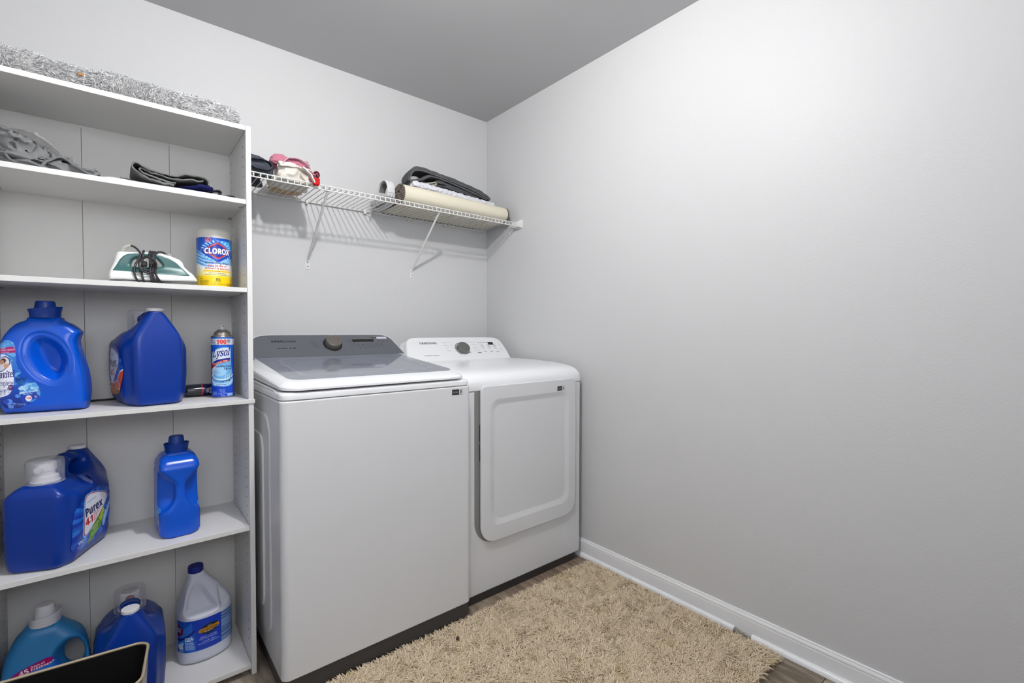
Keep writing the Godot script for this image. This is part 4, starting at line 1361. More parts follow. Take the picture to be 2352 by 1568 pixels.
func softener_print() -> ImageTexture:       # dark blue softener bottle: x -0.09..0.01, y 0.01..0.20
	var p := Pic.new(0.10, 0.19, 5000, Color(0.10, 0.38, 0.82))
	var o := Vector2(0.09, -0.01)
	p.fade(0.0, 0.07, Color(0.03, 0.12, 0.45), Color(0.10, 0.34, 0.78))
	p.fade(0.07, 0.19, Color(0.10, 0.36, 0.80), Color(0.34, 0.62, 0.88))
	var r := RandomNumberGenerator.new()
	r.seed = 4
	for i in 90:
		var q := Vector2(r.randf_range(-0.09, 0.01), r.randf_range(0.012, 0.20)) + o
		var s := r.randf_range(0.003, 0.008)
		p.oval(q, s, s * r.randf_range(0.5, 1.0), [Color(0.40, 0.68, 0.90), Color(0.22, 0.50, 0.85), Color(0.60, 0.80, 0.95), Color(0.12, 0.36, 0.78)][r.randi() % 4] if q.y > 0.055 else [Color(0.05, 0.17, 0.55), Color(0.12, 0.30, 0.75), Color(0.35, 0.55, 0.90)][r.randi() % 3], r.randf_range(0, 3))
	var white := Color(0.93, 0.94, 0.98)
	p.poly([curve([Vector2(-0.092, 0.05), Vector2(-0.07, 0.047), Vector2(-0.058, 0.06), Vector2(-0.052, 0.085), Vector2(-0.055, 0.115), Vector2(-0.058, 0.145), Vector2(-0.066, 0.158), Vector2(-0.078, 0.162), Vector2(-0.093, 0.150)], 4)], Color(0.65, 0.82, 0.95))
	var pan := curve([Vector2(-0.094, 0.054), Vector2(-0.07, 0.050), Vector2(-0.060, 0.062), Vector2(-0.0545, 0.086), Vector2(-0.057, 0.115), Vector2(-0.061, 0.145), Vector2(-0.068, 0.156), Vector2(-0.078, 0.158), Vector2(-0.084, 0.150), Vector2(-0.094, 0.152)], 4)
	for i in pan.size(): pan[i] += o
	p.poly([pan], white)
	# the picture in the heart: two dark heads bent over a baby
	var heart := curve([Vector2(-0.082, 0.113), Vector2(-0.064, 0.128), Vector2(-0.0605, 0.142), Vector2(-0.067, 0.153), Vector2(-0.076, 0.152), Vector2(-0.080, 0.1475), Vector2(-0.086, 0.152), Vector2(-0.096, 0.146)], 4)
	var h2 := PackedVector2Array()
	var h3 := PackedVector2Array()
	for q in heart:
		h2.push_back(q + o)
		h3.push_back(Vector2(-0.079, 0.133) + o + (q - Vector2(-0.079, 0.133)) * 0.9)
	p.poly([h2, h3], Color(0.20, 0.18, 0.52))
	p.poly([h3], Color(0.86, 0.87, 0.90))
	p.oval(Vector2(-0.0745, 0.141) + o, 0.0055, 0.0075, Color(0.30, 0.19, 0.14), -0.4)
	p.oval(Vector2(-0.0763, 0.138) + o, 0.0042, 0.006, Color(0.78, 0.56, 0.44), -0.3)
	p.oval(Vector2(-0.085, 0.139) + o, 0.0045, 0.006, Color(0.28, 0.18, 0.14), 0.3)
	p.oval(Vector2(-0.0835, 0.136) + o, 0.0035, 0.005, Color(0.80, 0.60, 0.48), 0.3)
	p.oval(Vector2(-0.0685, 0.1285) + o, 0.0048, 0.0058, Color(0.84, 0.63, 0.51))
	var mag := Color(0.66, 0.02, 0.38)
	p.poly([PackedVector2Array([Vector2(-0.095, 0.171) + o, Vector2(-0.056, 0.179) + o, Vector2(-0.051, 0.172) + o, Vector2(-0.051, 0.163) + o, Vector2(-0.095, 0.160) + o])], mag)
	p.text("NEW", bold, 0.0028, Vector2(-0.078, 0.1725) + o, white, -1, 0.1)
	p.text("FABRIC PROTECTION", bold, 0.0042, Vector2(-0.079, 0.1670) + o, white, -1, 0.08, 0.0, 0.55)
	p.text("Formula", bold, 0.0028, Vector2(-0.078, 0.1625) + o, white, -1, 0.05)
	p.oval(Vector2(-0.083, 0.168) + o, 0.0025, 0.0035, grey(0.7))
	var ink := Color(0.10, 0.10, 0.42)
	p.text("suavitel", serif, 0.0165, Vector2(-0.0540, 0.1005) + o, ink, 1, 0.10, 0.22, 0.47, 0.0003)
	p.stroke([Vector2(-0.079, 0.1) + o, Vector2(-0.0755, 0.0965) + o, Vector2(-0.071, 0.099) + o], 0.0008, ink)
	p.text("complete", sans, 0.0130, Vector2(-0.0555, 0.0775) + o, ink, 1, 0.05, 0.0, 0.48)
	for i in 4:
		p.oval(Vector2(-0.089 + i * 0.0082, 0.0655 - 0.004 * sin(i * 1.2)) + o, 0.0034, 0.0047, ink, 0.0, 0.0008)
		p.oval(Vector2(-0.089 + i * 0.0082, 0.0655 - 0.004 * sin(i * 1.2)) + o, 0.0016, 0.002, Color(0.35, 0.38, 0.66))
		p.bars(Vector2(-0.0915 + i * 0.0082, 0.0575 - 0.003 * sin(i * 1.2)) + o, 0.006, 2, 0.0024, 0.0012, Color(0.5, 0.5, 0.7), 60 + i)
	p.oval(Vector2(-0.0605, 0.071) + o, 0.0052, 0.0072, Color(0.30, 0.16, 0.42))
	p.bars(Vector2(-0.064, 0.0725) + o, 0.007, 2, 0.003, 0.0015, Color(0.8, 0.7, 0.85), 66)
	p.poly([curve([Vector2(-0.045, 0.050) + o, Vector2(-0.043, 0.066) + o, Vector2(-0.035, 0.080) + o, Vector2(-0.028, 0.084) + o, Vector2(-0.018, 0.076) + o, Vector2(-0.006, 0.062) + o, Vector2(-0.004, 0.045) + o, Vector2(-0.02, 0.03) + o, Vector2(-0.036, 0.034) + o], 4)], Color(0.26, 0.55, 0.86))
	for i in 26:
		var q := Vector2(r.randf_range(-0.042, -0.010), r.randf_range(0.052, 0.079)) + o
		p.oval(q, r.randf_range(0.003, 0.006), r.randf_range(0.003, 0.006), [Color(0.55, 0.78, 0.95), Color(0.36, 0.64, 0.90), Color(0.70, 0.87, 0.97)][r.randi() % 3])
	p.poly([PackedVector2Array([Vector2(-0.044, 0.052) + o, Vector2(-0.012, 0.058) + o, Vector2(-0.010, 0.040) + o, Vector2(-0.04, 0.03) + o])], Color(0.10, 0.26, 0.66))
	p.text("field flowers", sans, 0.0058, Vector2(-0.0385, 0.0545) + o, white, -1, 0.08, 0.0, 0.62)
	p.bars(Vector2(-0.038, 0.0505) + o, 0.022, 1, 0.003, 0.0015, Color(0.75, 0.84, 0.97), 70, 0.05)
	p.oval(Vector2(-0.0275, 0.0405) + o, 0.0063, 0.0078, white)
	p.text("158", bold, 0.0058, Vector2(-0.0275, 0.0380) + o, Color(0.72, 0.06, 0.26), 0, 0.0, 0.0, 0.75)
	p.oval(Vector2(-0.0130, 0.0440) + o, 0.0058, 0.0058, Color(0.16, 0.20, 0.60), 0.2)
	p.bars(Vector2(-0.0165, 0.0445) + o, 0.007, 2, 0.003, 0.0017, Color(0.8, 0.85, 0.97), 72)
	p.text("150 FL OZ (1.17 GAL) 4.43 L", sans, 0.0050, Vector2(-0.0685, 0.0235) + o, Color(0.80, 0.88, 0.98), -1, 0.0, 0.0, 0.42)
	return p.tex()

func pale_softener_print() -> ImageTexture:     # light blue bottle: x -0.095..0.03, y 0.03..0.16
	var p := Pic.new(0.125, 0.13, 5000, Color(0.12, 0.42, 0.84))
	var o := Vector2(0.095, -0.03)
	p.fade(0.0, 0.13, Color(0.06, 0.30, 0.74), Color(0.16, 0.48, 0.86))
	p.oval(Vector2(-0.045, 0.060) + o, 0.075, 0.062, Color(0.40, 0.70, 0.93))
	p.oval(Vector2(-0.045, 0.058) + o, 0.068, 0.056, Color(0.20, 0.50, 0.88))
	var mag := Color(0.60, 0.02, 0.36)
	p.poly([curve([Vector2(-0.082, 0.122) + o, Vector2(-0.060, 0.137) + o, Vector2(-0.03, 0.147) + o, Vector2(0.004, 0.154) + o, Vector2(0.005, 0.136) + o, Vector2(-0.03, 0.129) + o, Vector2(-0.06, 0.121) + o, Vector2(-0.080, 0.115) + o], 4)], mag)
	p.text("45", bold, 0.0135, Vector2(-0.048, 0.1255) + o, Color(0.95, 0.94, 0.97), 0, 0.22, 0.1)
	p.text("Days of", bold, 0.0058, Vector2(-0.034, 0.1370) + o, Color(0.95, 0.94, 0.97), -1, 0.16)
	p.text("Freshness", bold, 0.0068, Vector2(-0.0335, 0.1292) + o, Color(0.95, 0.94, 0.97), -1, 0.16)
	var heart := curve([Vector2(-0.035, 0.04), Vector2(0.004, 0.070), Vector2(0.010, 0.095), Vector2(-0.004, 0.114), Vector2(-0.020, 0.115), Vector2(-0.033, 0.105), Vector2(-0.048, 0.111), Vector2(-0.066, 0.102), Vector2(-0.070, 0.08)], 5)
	for q in [[1.12, Color(0.86, 0.92, 0.98)], [1.0, Color(0.16, 0.16, 0.48)], [0.94, Color(0.84, 0.87, 0.92)]]:
		var h := PackedVector2Array()
		for e in heart: h.push_back(Vector2(-0.03, 0.082) + o + (e - Vector2(-0.03, 0.082)) * q[0])
		p.poly([h], q[1])
	p.oval(Vector2(-0.012, 0.094) + o, 0.013, 0.016, Color(0.26, 0.17, 0.13), -0.5)
	p.oval(Vector2(-0.018, 0.088) + o, 0.009, 0.014, Color(0.76, 0.54, 0.42), -0.3)
	p.oval(Vector2(-0.05, 0.092) + o, 0.012, 0.012, Color(0.25, 0.17, 0.13))
	for i in 4:
		var c := Vector2(-0.089 + 0.004 * (i % 2), 0.115 - i * 0.012) + o
		for k in 5: p.oval(c + Vector2(cos(TAU * k / 5), sin(TAU * k / 5)) * 0.0035, 0.0026, 0.0026, [Color(0.93, 0.94, 0.97), Color(0.95, 0.88, 0.70), Color(0.92, 0.72, 0.82)][i % 3])
		p.oval(c, 0.0018, 0.0018, Color(0.90, 0.75, 0.25))
	p.text("suavitel", serif, 0.022, Vector2(-0.03, 0.05) + o, Color(0.10, 0.10, 0.42), 0, 0.12, 0.2, 0.8)
	return p.tex()

func bottles() -> void:
	M.jug = mat(Color(0.0, 0.195, 0.56), 0.30, 0.0, 0.45)
	M.soft = mat(Color(0.0, 0.325, 0.80), 0.27, 0.0, 0.5)
	M.soft_cap = mat(Color(0.0, 0.215, 0.57), 0.34)
	M.pale = mat(Color(0.17, 0.50, 0.74), 0.36)
	M.cap_white = mat(Color(0.86, 0.86, 0.88), 0.4)
	M.red_button = mat(Color(0.50, 0.10, 0.14), 0.4)
	M.clear = mat(Color(0.92, 0.93, 0.97, 0.22), 0.15)
	M.clear.transparency = BaseMaterial3D.TRANSPARENCY_ALPHA
	# jugs
	var t := thing("detergent_jug", "dark blue detergent jug with spout end forward and green-marked label, beside the slim blue bottle", "detergent jug", Vector3(-1.917, 0.4927, 0.534), deg_to_rad(67), "big blue detergent jugs in the bookcase")
	jug_parts(t, "green")
	t = thing("detergent_jug", "dark blue detergent jug with white cap forward and orange-marked label, on middle shelf", "detergent jug", Vector3(-1.7125, 0.9066, 0.522), deg_to_rad(-80), "big blue detergent jugs in the bookcase")
	jug_parts(t, "orange")
	t = thing("detergent_jug", "dark blue detergent jug on the bottom shelf between pale blue bottle and white bleach jug", "detergent jug", Vector3(-1.7675, 0.035, 0.562), deg_to_rad(-90), "big blue detergent jugs in the bookcase")
	jug_parts(t, "plain")
	# dark blue softener bottle
	t = thing("softener_bottle", "large bright blue softener bottle with oval grip and flowery label on the middle shelf", "softener bottle", Vector3(-1.935, 0.9066, 0.555), deg_to_rad(-8))
	var poly := curve([Vector2(-0.070, 0.0), Vector2(0.070, 0.0), Vector2(0.082, 0.010), Vector2(0.087, 0.05), Vector2(0.083, 0.10), Vector2(0.072, 0.150), Vector2(0.0665, 0.18), Vector2(0.0665, 0.197), Vector2(0.0725, 0.214), Vector2(0.0690, 0.224), Vector2(0.052, 0.240), Vector2(0.034, 0.250), Vector2(0.028, 0.258), Vector2(-0.032, 0.258), Vector2(-0.038, 0.250), Vector2(-0.060, 0.238), Vector2(-0.080, 0.208), Vector2(-0.0905, 0.165), Vector2(-0.0945, 0.11), Vector2(-0.091, 0.04), Vector2(-0.083, 0.008)], 3)
	var hole := curve([Vector2(-0.019, 0.197), Vector2(0.004, 0.203), Vector2(0.030, 0.183), Vector2(0.0455, 0.148), Vector2(0.0435, 0.113), Vector2(0.030, 0.093), Vector2(0.018, 0.090), Vector2(-0.0035, 0.106), Vector2(-0.021, 0.136), Vector2(-0.0265, 0.168)], 4)
	var width := func(q: Vector2, d2: float) -> float:
		var w := 0.050 - 0.014 * smoothstep(0.15, 0.255, q.y) - 0.004 * smoothstep(0.02, 0.0, q.y)
		var dh := pdist(q, hole)
		var web := 0.009 + 0.010 * smoothstep(0.02, -0.035, q.x - (q.y - 0.13) * 0.5)
		w = lerpf(web, w - 0.004 * smoothstep(0.018, 0.010, dh), smoothstep(-0.019, 0.007, dh))
		return w
	var F := moulded(Vector3(-0.105, -0.006, -0.058), Vector3(0.098, 0.268, 0.058), 0.0029, poly, width, 0.028)
	part("body", F.mesh(), M.soft, t)
	var lp := PackedVector2Array()
	for q in [[12, 640], [40, 600], [85, 577], [150, 570], [205, 595], [235, 640], [245, 720], [256, 850], [285, 930], [322, 968], [285, 985], [245, 1015], [240, 1060], [268, 1110], [305, 1130], [340, 1075], [390, 1040], [440, 1062], [500, 1105], [560, 1180], [552, 1260], [490, 1310], [400, 1360], [300, 1392], [200, 1402], [110, 1390], [50, 1340], [14, 1260], [8, 1000], [8, 800]]:
		lp.push_back(Vector2(-0.023 + (q[0] - 430) * 0.00015, 0.203 - (q[1] - 540) * 0.000218))
	var lab := sheet(F, lp, func(q: Vector2) -> Array:
		var a := (q.x + 0.0925) / 0.02
		return [Vector3(q.x, q.y, 0.057), Vector3(0, 0, -1)], Vector2(0.10, 0.19), Vector2(-0.09, 0.01), 0.0006, 26)
	part("label", lab, label_mat(softener_print(), 0.3), t)
	var dc := dose_cap(0.0335, 0.027, 0.004, 0.0205, 0.0465)
	var cp := part("cap", dc[0], M.soft_cap, t)
	cp.position = Vector3(-0.003, 0.2565, 0)
	part("measuring_cup", dc[1], M.soft_cap, cp)
	# slim blue bottle, handle end to the room
	t = thing("softener_bottle", "slim bright blue bottle with blue cap and its handle forward, right of clear-capped jug", "softener bottle", Vector3(-1.647, 0.4927, 0.558), deg_to_rad(-86))
	poly = curve([Vector2(-0.060, 0.0), Vector2(0.060, 0.0), Vector2(0.070, 0.008), Vector2(0.072, 0.05), Vector2(0.070, 0.10), Vector2(0.066, 0.15), Vector2(0.067, 0.19), Vector2(0.069, 0.21), Vector2(0.058, 0.232), Vector2(0.036, 0.246), Vector2(0.028, 0.254), Vector2(-0.028, 0.254), Vector2(-0.036, 0.246), Vector2(-0.060, 0.225), Vector2(-0.072, 0.18), Vector2(-0.075, 0.10), Vector2(-0.072, 0.01)], 3)
	var grip := curve([Vector2(0.024, 0.195), Vector2(0.055, 0.208), Vector2(0.12, 0.203), Vector2(0.12, 0.080), Vector2(0.06, 0.070), Vector2(0.030, 0.090), Vector2(0.018, 0.14)], 4)
	width = func(q: Vector2, d2: float) -> float:
		var e := clampf((q.y - 0.205) / 0.050, 0.0, 1.0)
		var w := 0.030 + 0.0225 * sqrt(1.0 - e * e)
		w -= 0.014 * smoothstep(0.05, 0.074, q.x) * smoothstep(0.20, 0.05, q.y)
		w -= 0.0018 * smoothstep(0.007, 0.0, absf(q.y - 0.203))
		var dh := pdist(q, grip)
		var web := lerpf(0.012, 0.0165, smoothstep(0.045, 0.066, q.x)) + 0.032 * smoothstep(0.125, 0.050, q.y) * smoothstep(0.02, 0.06, q.x) + 0.030 * smoothstep(0.155, 0.206, q.y)
		return lerpf(web, w, smoothstep(-0.024, 0.005, dh))
	F = moulded(Vector3(-0.084, -0.006, -0.060), Vector3(0.080, 0.264, 0.060), 0.0027, poly, width, 0.018)
	part("body", F.mesh(), M.soft, t)
	dc = dose_cap(0.0320, 0.026, 0.001, 0.0195, 0.0490)
	cp = part("cap", dc[0], M.soft_cap, t)
	cp.position = Vector3(0, 0.2525, 0)
	part("measuring_cup", dc[1], M.soft_cap, cp)
	for s in [-1, 1]:
		var lo := curve([Vector2(0.02, 0.035), Vector2(0.045, 0.04), Vector2(0.052, 0.055), Vector2(0.046, 0.075), Vector2(0.03, 0.09), Vector2(0.0, 0.10), Vector2(-0.04, 0.09), Vector2(-0.04, 0.035)], 3)
		var p := Pic.new(0.12, 0.10, 4000, Color(0.20, 0.50, 0.86))
		var r2 := RandomNumberGenerator.new()
		r2.seed = 12
		for i in 60: p.oval(Vector2(r2.randf() * 0.12, r2.randf() * 0.1), r2.randf_range(0.003, 0.009), r2.randf_range(0.003, 0.007), [Color(0.45, 0.70, 0.92), Color(0.10, 0.28, 0.70), Color(0.65, 0.80, 0.95), Color(0.25, 0.5, 0.86)][r2.randi() % 4])
		p.oval(Vector2(0.09, 0.022), 0.007, 0.007, Color(0.93, 0.9, 0.95))
		p.oval(Vector2(0.09, 0.022), 0.004, 0.004, Color(0.80, 0.2, 0.3))
		part("label", sheet(F, lo, func(q: Vector2) -> Array: return [Vector3(q.x, q.y, s * 0.059), Vector3(0, 0, -s)], Vector2(0.12, 0.10), Vector2(-0.06, 0.025), 0.0005, 12), label_mat(p.tex(), 0.3), t)
	# pale blue softener bottle with a finger hole
	t = thing("softener_bottle", "pale blue softener bottle with white cap and finger hole, left on the bottom shelf", "softener bottle", Vector3(-1.956, 0.035, 0.508), deg_to_rad(-3))
	poly = curve([Vector2(-0.075, 0.0), Vector2(0.075, 0.0), Vector2(0.090, 0.012), Vector2(0.0955, 0.06), Vector2(0.0945, 0.13), Vector2(0.088, 0.18), Vector2(0.071, 0.218), Vector2(0.040, 0.250), Vector2(0.030, 0.258), Vector2(-0.030, 0.258), Vector2(-0.048, 0.244), Vector2(-0.065, 0.222), Vector2(-0.078, 0.188), Vector2(-0.0855, 0.142), Vector2(-0.0875, 0.09), Vector2(-0.086, 0.03), Vector2(-0.080, 0.006)], 3)
	hole = curve([Vector2(0.052, 0.187), Vector2(0.066, 0.186), Vector2(0.079, 0.160), Vector2(0.080, 0.130), Vector2(0.068, 0.110), Vector2(0.052, 0.118), Vector2(0.040, 0.140), Vector2(0.040, 0.168)], 4)
	width = func(q: Vector2, d2: float) -> float:
		var w := 0.052 - 0.018 * smoothstep(0.16, 0.256, q.y)
		var dh := pdist(q, hole)
		return lerpf(0.012, w, smoothstep(-0.004, 0.026, dh))
	var hole2 := hole
	F = moulded(Vector3(-0.110, -0.006, -0.060), Vector3(0.106, 0.266, 0.060), 0.0031, poly, width, 0.03, func(p: Vector3, d: float) -> float:
		if absf(p.x - 0.06) > 0.05 or absf(p.y - 0.15) > 0.06: return d
		return smax(d, -pdist(Vector2(p.x, p.y), hole2), 0.012))
	part("body", F.mesh(), M.pale, t)
	lp = curve([Vector2(-0.088, 0.045), Vector2(0.0, 0.035), Vector2(0.022, 0.06), Vector2(0.024, 0.10), Vector2(0.014, 0.140), Vector2(0.006, 0.155), Vector2(-0.02, 0.151), Vector2(-0.06, 0.139), Vector2(-0.083, 0.122), Vector2(-0.090, 0.09)], 4)
	for i in lp.size(): lp[i] = Vector2(maxf(lp[i].x + 0.012, -0.074), lp[i].y + 0.023)
	part("label", sheet(F, lp, func(q: Vector2) -> Array: return [Vector3(q.x, q.y, 0.059), Vector3(0, 0, -1)], Vector2(0.125, 0.13), Vector2(-0.083, 0.053)), label_mat(pale_softener_print(), 0.32), t)
	dc = dose_cap(0.0345, 0.029, 0.005, 0.0205, 0.054)
	cp = part("cap", dc[0], M.cap_white, t)
	cp.position = Vector3(0.0, 0.2555, 0)
	part("measuring_cup", dc[1], M.cap_white, cp)
	bleach()
	cans()
	for o in get_children():
		var b := o.get_node_or_null("body") as MeshInstance3D
		if b and (o.get_meta("category", "") in ["detergent jug", "softener bottle", "bleach jug", "wipes canister", "spray can"]): o.position.y += 0.0004 - b.mesh.get_aabb().position.y

func bleach() -> void:
	var t := thing("bleach_jug", "white bleach jug with dark blue screw cap and blue wrap label on the bottom shelf", "bleach jug", Vector3(-1.5725, 0.035, 0.497), deg_to_rad(9))
	var poly := curve([Vector2(-0.062, 0.0), Vector2(0.062, 0.0), Vector2(0.075, 0.006), Vector2(0.079, 0.03), Vector2(0.0795, 0.14), Vector2(0.078, 0.160), Vector2(0.070, 0.172), Vector2(0.058, 0.174), Vector2(0.046, 0.176), Vector2(0.036, 0.20), Vector2(0.016, 0.245), Vector2(0.0, 0.268), Vector2(-0.003, 0.284), Vector2(-0.043, 0.284), Vector2(-0.045, 0.268), Vector2(-0.058, 0.225), Vector2(-0.071, 0.18), Vector2(-0.0785, 0.145), Vector2(-0.0795, 0.03), Vector2(-0.075, 0.006)], 3)
	var flat := curve([Vector2(-0.040, 0.255), Vector2(-0.016, 0.250), Vector2(0.000, 0.215), Vector2(0.020, 0.175), Vector2(0.018, 0.163), Vector2(-0.010, 0.158), Vector2(-0.05, 0.158), Vector2(-0.066, 0.170), Vector2(-0.060, 0.205)], 4)
	var width := func(q: Vector2, d2: float) -> float:
		var e := clampf(q.x / 0.083, -1.0, 1.0)
		var w := 0.069 * pow(maxf(1.0 - e * e, 0.0), 0.42)
		if q.y > 0.13:
			var s := (q.y - 0.13) / 0.145
			w = minf(w, lerpf(0.072, 0.022, smoothstep(0.0, 1.0, s)) if q.x < 0.03 else 0.072 - 0.9 * maxf(q.y - 0.145, 0.0))
		w = maxf(w, 0.018)
		w -= 0.026 * smoothstep(0.006, -0.014, pdist(q, flat)) * smoothstep(0.26, 0.20, q.y)
		return maxf(w, 0.008)
	var F := moulded(Vector3(-0.09, -0.006, -0.08), Vector3(0.09, 0.292, 0.08), 0.0030, poly, width, 0.02, func(p: Vector3, d: float) -> float:
		if p.y > 0.09 and p.x > -0.06:
			var b := cap(p, Vector3(-0.010, 0.266, 0.004), Vector3(0.024, 0.222, 0.014), 0.0125, 0.0145)
			b = smin(b, cap(p, Vector3(0.024, 0.222, 0.014), Vector3(0.046, 0.180, 0.022), 0.0145, 0.017), 0.012)
			b = smin(b, cap(p, Vector3(0.046, 0.180, 0.022), Vector3(0.042, 0.150, 0.02), 0.017, 0.024), 0.014)
			d = smin(d, b, 0.012)
		var g1 := absf(p.y - 0.1515)
		if g1 < 0.004: d += 0.0008 * (1.0 - g1 / 0.004)
		return d)
	part("body", F.mesh(), mat(Color(0.80, 0.81, 0.87), 0.45), t)
	var g := G.new()
	var prof := [Vector2(0, 0), Vector2(0.021, 0), Vector2(0.0222, 0.002), Vector2(0.0222, 0.018), Vector2(0.0210, 0.021), Vector2(0.019, 0.022), Vector2(0, 0.022)]
	g.lathe(prof, 40)
	var c := part("cap", g.mesh(30), mat(Color(0.05, 0.12, 0.48), 0.4), t, "dark blue screw cap")
	c.position = Vector3(-0.023, 0.2815, 0)
	# label wrapped round: s is the arc from the front, -0.105 .. 0.115
	var W := 0.22
	var p := Pic.new(W, 0.105, 4600, Color(0.05, 0.20, 0.66))
	var o := Vector2(0.105, -0.042)
	p.fade(0.0, 0.105, Color(0.10, 0.38, 0.78), Color(0.06, 0.24, 0.68))
	p.rect(0.0, 0.0, 0.045, 0.105, Color(0.10, 0.33, 0.74))
	for i in 14: p.stroke([Vector2(0, 0.02 + i * 0.003), Vector2(0.03, 0.025 + i * 0.0035), Vector2(0.06, 0.045 + i * 0.004)], 0.001, Color(0.3, 0.58, 0.9))
	p.poly([curve([Vector2(-0.105, 0.088) + o, Vector2(-0.08, 0.09) + o, Vector2(-0.05, 0.105) + o, Vector2(-0.035, 0.118) + o, Vector2(-0.035, 0.112) + o, Vector2(-0.05, 0.098) + o, Vector2(-0.08, 0.082) + o, Vector2(-0.105, 0.08) + o], 4)], Color(0.03, 0.13, 0.50))
	p.poly([PackedVector2Array([Vector2(-0.145, 0.115) + o, Vector2(-0.105, 0.142) + o, Vector2(-0.070, 0.118) + o, Vector2(-0.072, 0.104) + o, Vector2(-0.105, 0.088) + o])], Color(0.55, 0.06, 0.16))
	p.poly([PackedVector2Array([Vector2(-0.135, 0.115) + o, Vector2(-0.105, 0.134) + o, Vector2(-0.078, 0.116) + o, Vector2(-0.080, 0.106) + o, Vector2(-0.105, 0.095) + o])], Color(0.10, 0.14, 0.50))
	p.text("CLOROX", bold, 0.014, Vector2(-0.079, 0.109) + o, Color(0.93, 0.93, 0.96), 1, 0.0, 0.0, 0.8)
	p.oval(Vector2(-0.075, 0.072) + o, 0.006, 0.006, Color(0.6, 0.82, 0.97))
	p.oval(Vector2(-0.083, 0.062) + o, 0.012, 0.010, Color(0.82, 0.92, 0.98))
	for i in 4: p.bars(Vector2(-0.086, 0.058 - i * 0.004) + o, 0.02, 1, 0.003, 0.0018, Color(0.8, 0.88, 0.97), 80 + i)
	p.poly([PackedVector2Array([Vector2(-0.036, 0.046) + o, Vector2(0.026, 0.046) + o, Vector2(0.026, 0.144) + o, Vector2(-0.036, 0.144) + o])], Color(0.05, 0.22, 0.70))
	for i in 3: p.bars(Vector2(-0.064, 0.090 - i * 0.0045) + o, 0.026, 1, 0.004, 0.0028, Color(0.88, 0.93, 0.98), 90 + i)
	p.bars(Vector2(-0.064, 0.076) + o, 0.028, 9, 0.0029, 0.0014, Color(0.75, 0.85, 0.96), 95)
	# emblem: gold band over a dark shield
	p.poly([curve([Vector2(-0.026, 0.110) + o, Vector2(-0.008, 0.124) + o, Vector2(0.012, 0.124) + o, Vector2(0.018, 0.112) + o, Vector2(0.012, 0.099) + o, Vector2(-0.004, 0.090) + o, Vector2(-0.021, 0.098) + o], 4)], Color(0.10, 0.12, 0.18))
	p.poly([PackedVector2Array([Vector2(-0.030, 0.104) + o, Vector2(-0.026, 0.112) + o, Vector2(0.020, 0.117) + o, Vector2(0.022, 0.110) + o, Vector2(0.018, 0.104) + o, Vector2(-0.024, 0.1) + o])], Color(0.80, 0.55, 0.12))
	p.text("CLOROMAX", bold, 0.0068, Vector2(-0.004, 0.1045) + o, Color(0.10, 0.09, 0.10), 0, 0.08, 0.15, 0.78)
	p.text("WITH", bold, 0.003, Vector2(-0.003, 0.1165) + o, grey(0.85), 0, 0.08)
	p.bars(Vector2(-0.015, 0.098) + o, 0.022, 1, 0.003, 0.0022, Color(0.6, 0.72, 0.8), 99, 0.06)
	p.text("KEEPS CLOTHES", sans, 0.0040, Vector2(-0.005, 0.083) + o, Color(0.85, 0.90, 0.98), 0, 0.0)
	p.text("WHITER LONGER*", sans, 0.0040, Vector2(-0.005, 0.077) + o, Color(0.85, 0.90, 0.98), 0, 0.0)
	p.text("CLEANS AND", sans, 0.0040, Vector2(-0.005, 0.068) + o, Color(0.85, 0.90, 0.98), 0, 0.0)
	p.text("PROTECTS SURFACES", sans, 0.0040, Vector2(-0.005, 0.062) + o, Color(0.85, 0.90, 0.98), 0, 0.0)
	p.rect(0.026 + o.x, 0.0, 0.1, 0.105, Color(0.56, 0.68, 0.84))
	for i in 34: p.bars(Vector2(0.028, 0.142 - i * 0.00295) + o, 0.085, 1, 0.003, 0.0013, Color(0.16, 0.28, 0.55), 200 + i)
	for y in [0.1385, 0.128, 0.120, 0.088, 0.080, 0.0735, 0.060]: p.rect(0.026 + o.x, y + o.y, 0.1, 0.0024, Color(0.06, 0.15, 0.50))
	p.rect(0.026 + o.x, 0.0, 0.0012, 0.105, Color(0.05, 0.12, 0.42))
	var out := PackedVector2Array()
	for i in 30: out.push_back(Vector2(lerpf(-0.100, 0.112, i / 30.0), 0.0435))
	for i in 12: out.push_back(Vector2(0.112, lerpf(0.0435, 0.1460, i / 12.0)))
	for i in 30: out.push_back(Vector2(lerpf(0.112, -0.100, i / 30.0), 0.1460))
	for i in 12: out.push_back(Vector2(-0.100, lerpf(0.1460, 0.0435, i / 12.0)))
	part("label", sheet(F, out, func(q: Vector2) -> Array:
		var a := q.x / 0.073
		var d := Vector3(sin(a) * 1.1, 0, cos(a)).normalized()
		return [Vector3(0, q.y, 0) + Vector3(d.x * 0.088, 0, d.z * 0.078), -d], Vector2(W, 0.105), Vector2(-0.105, 0.042), 0.0005, 30), label_mat(p.tex(), 0.35), t)

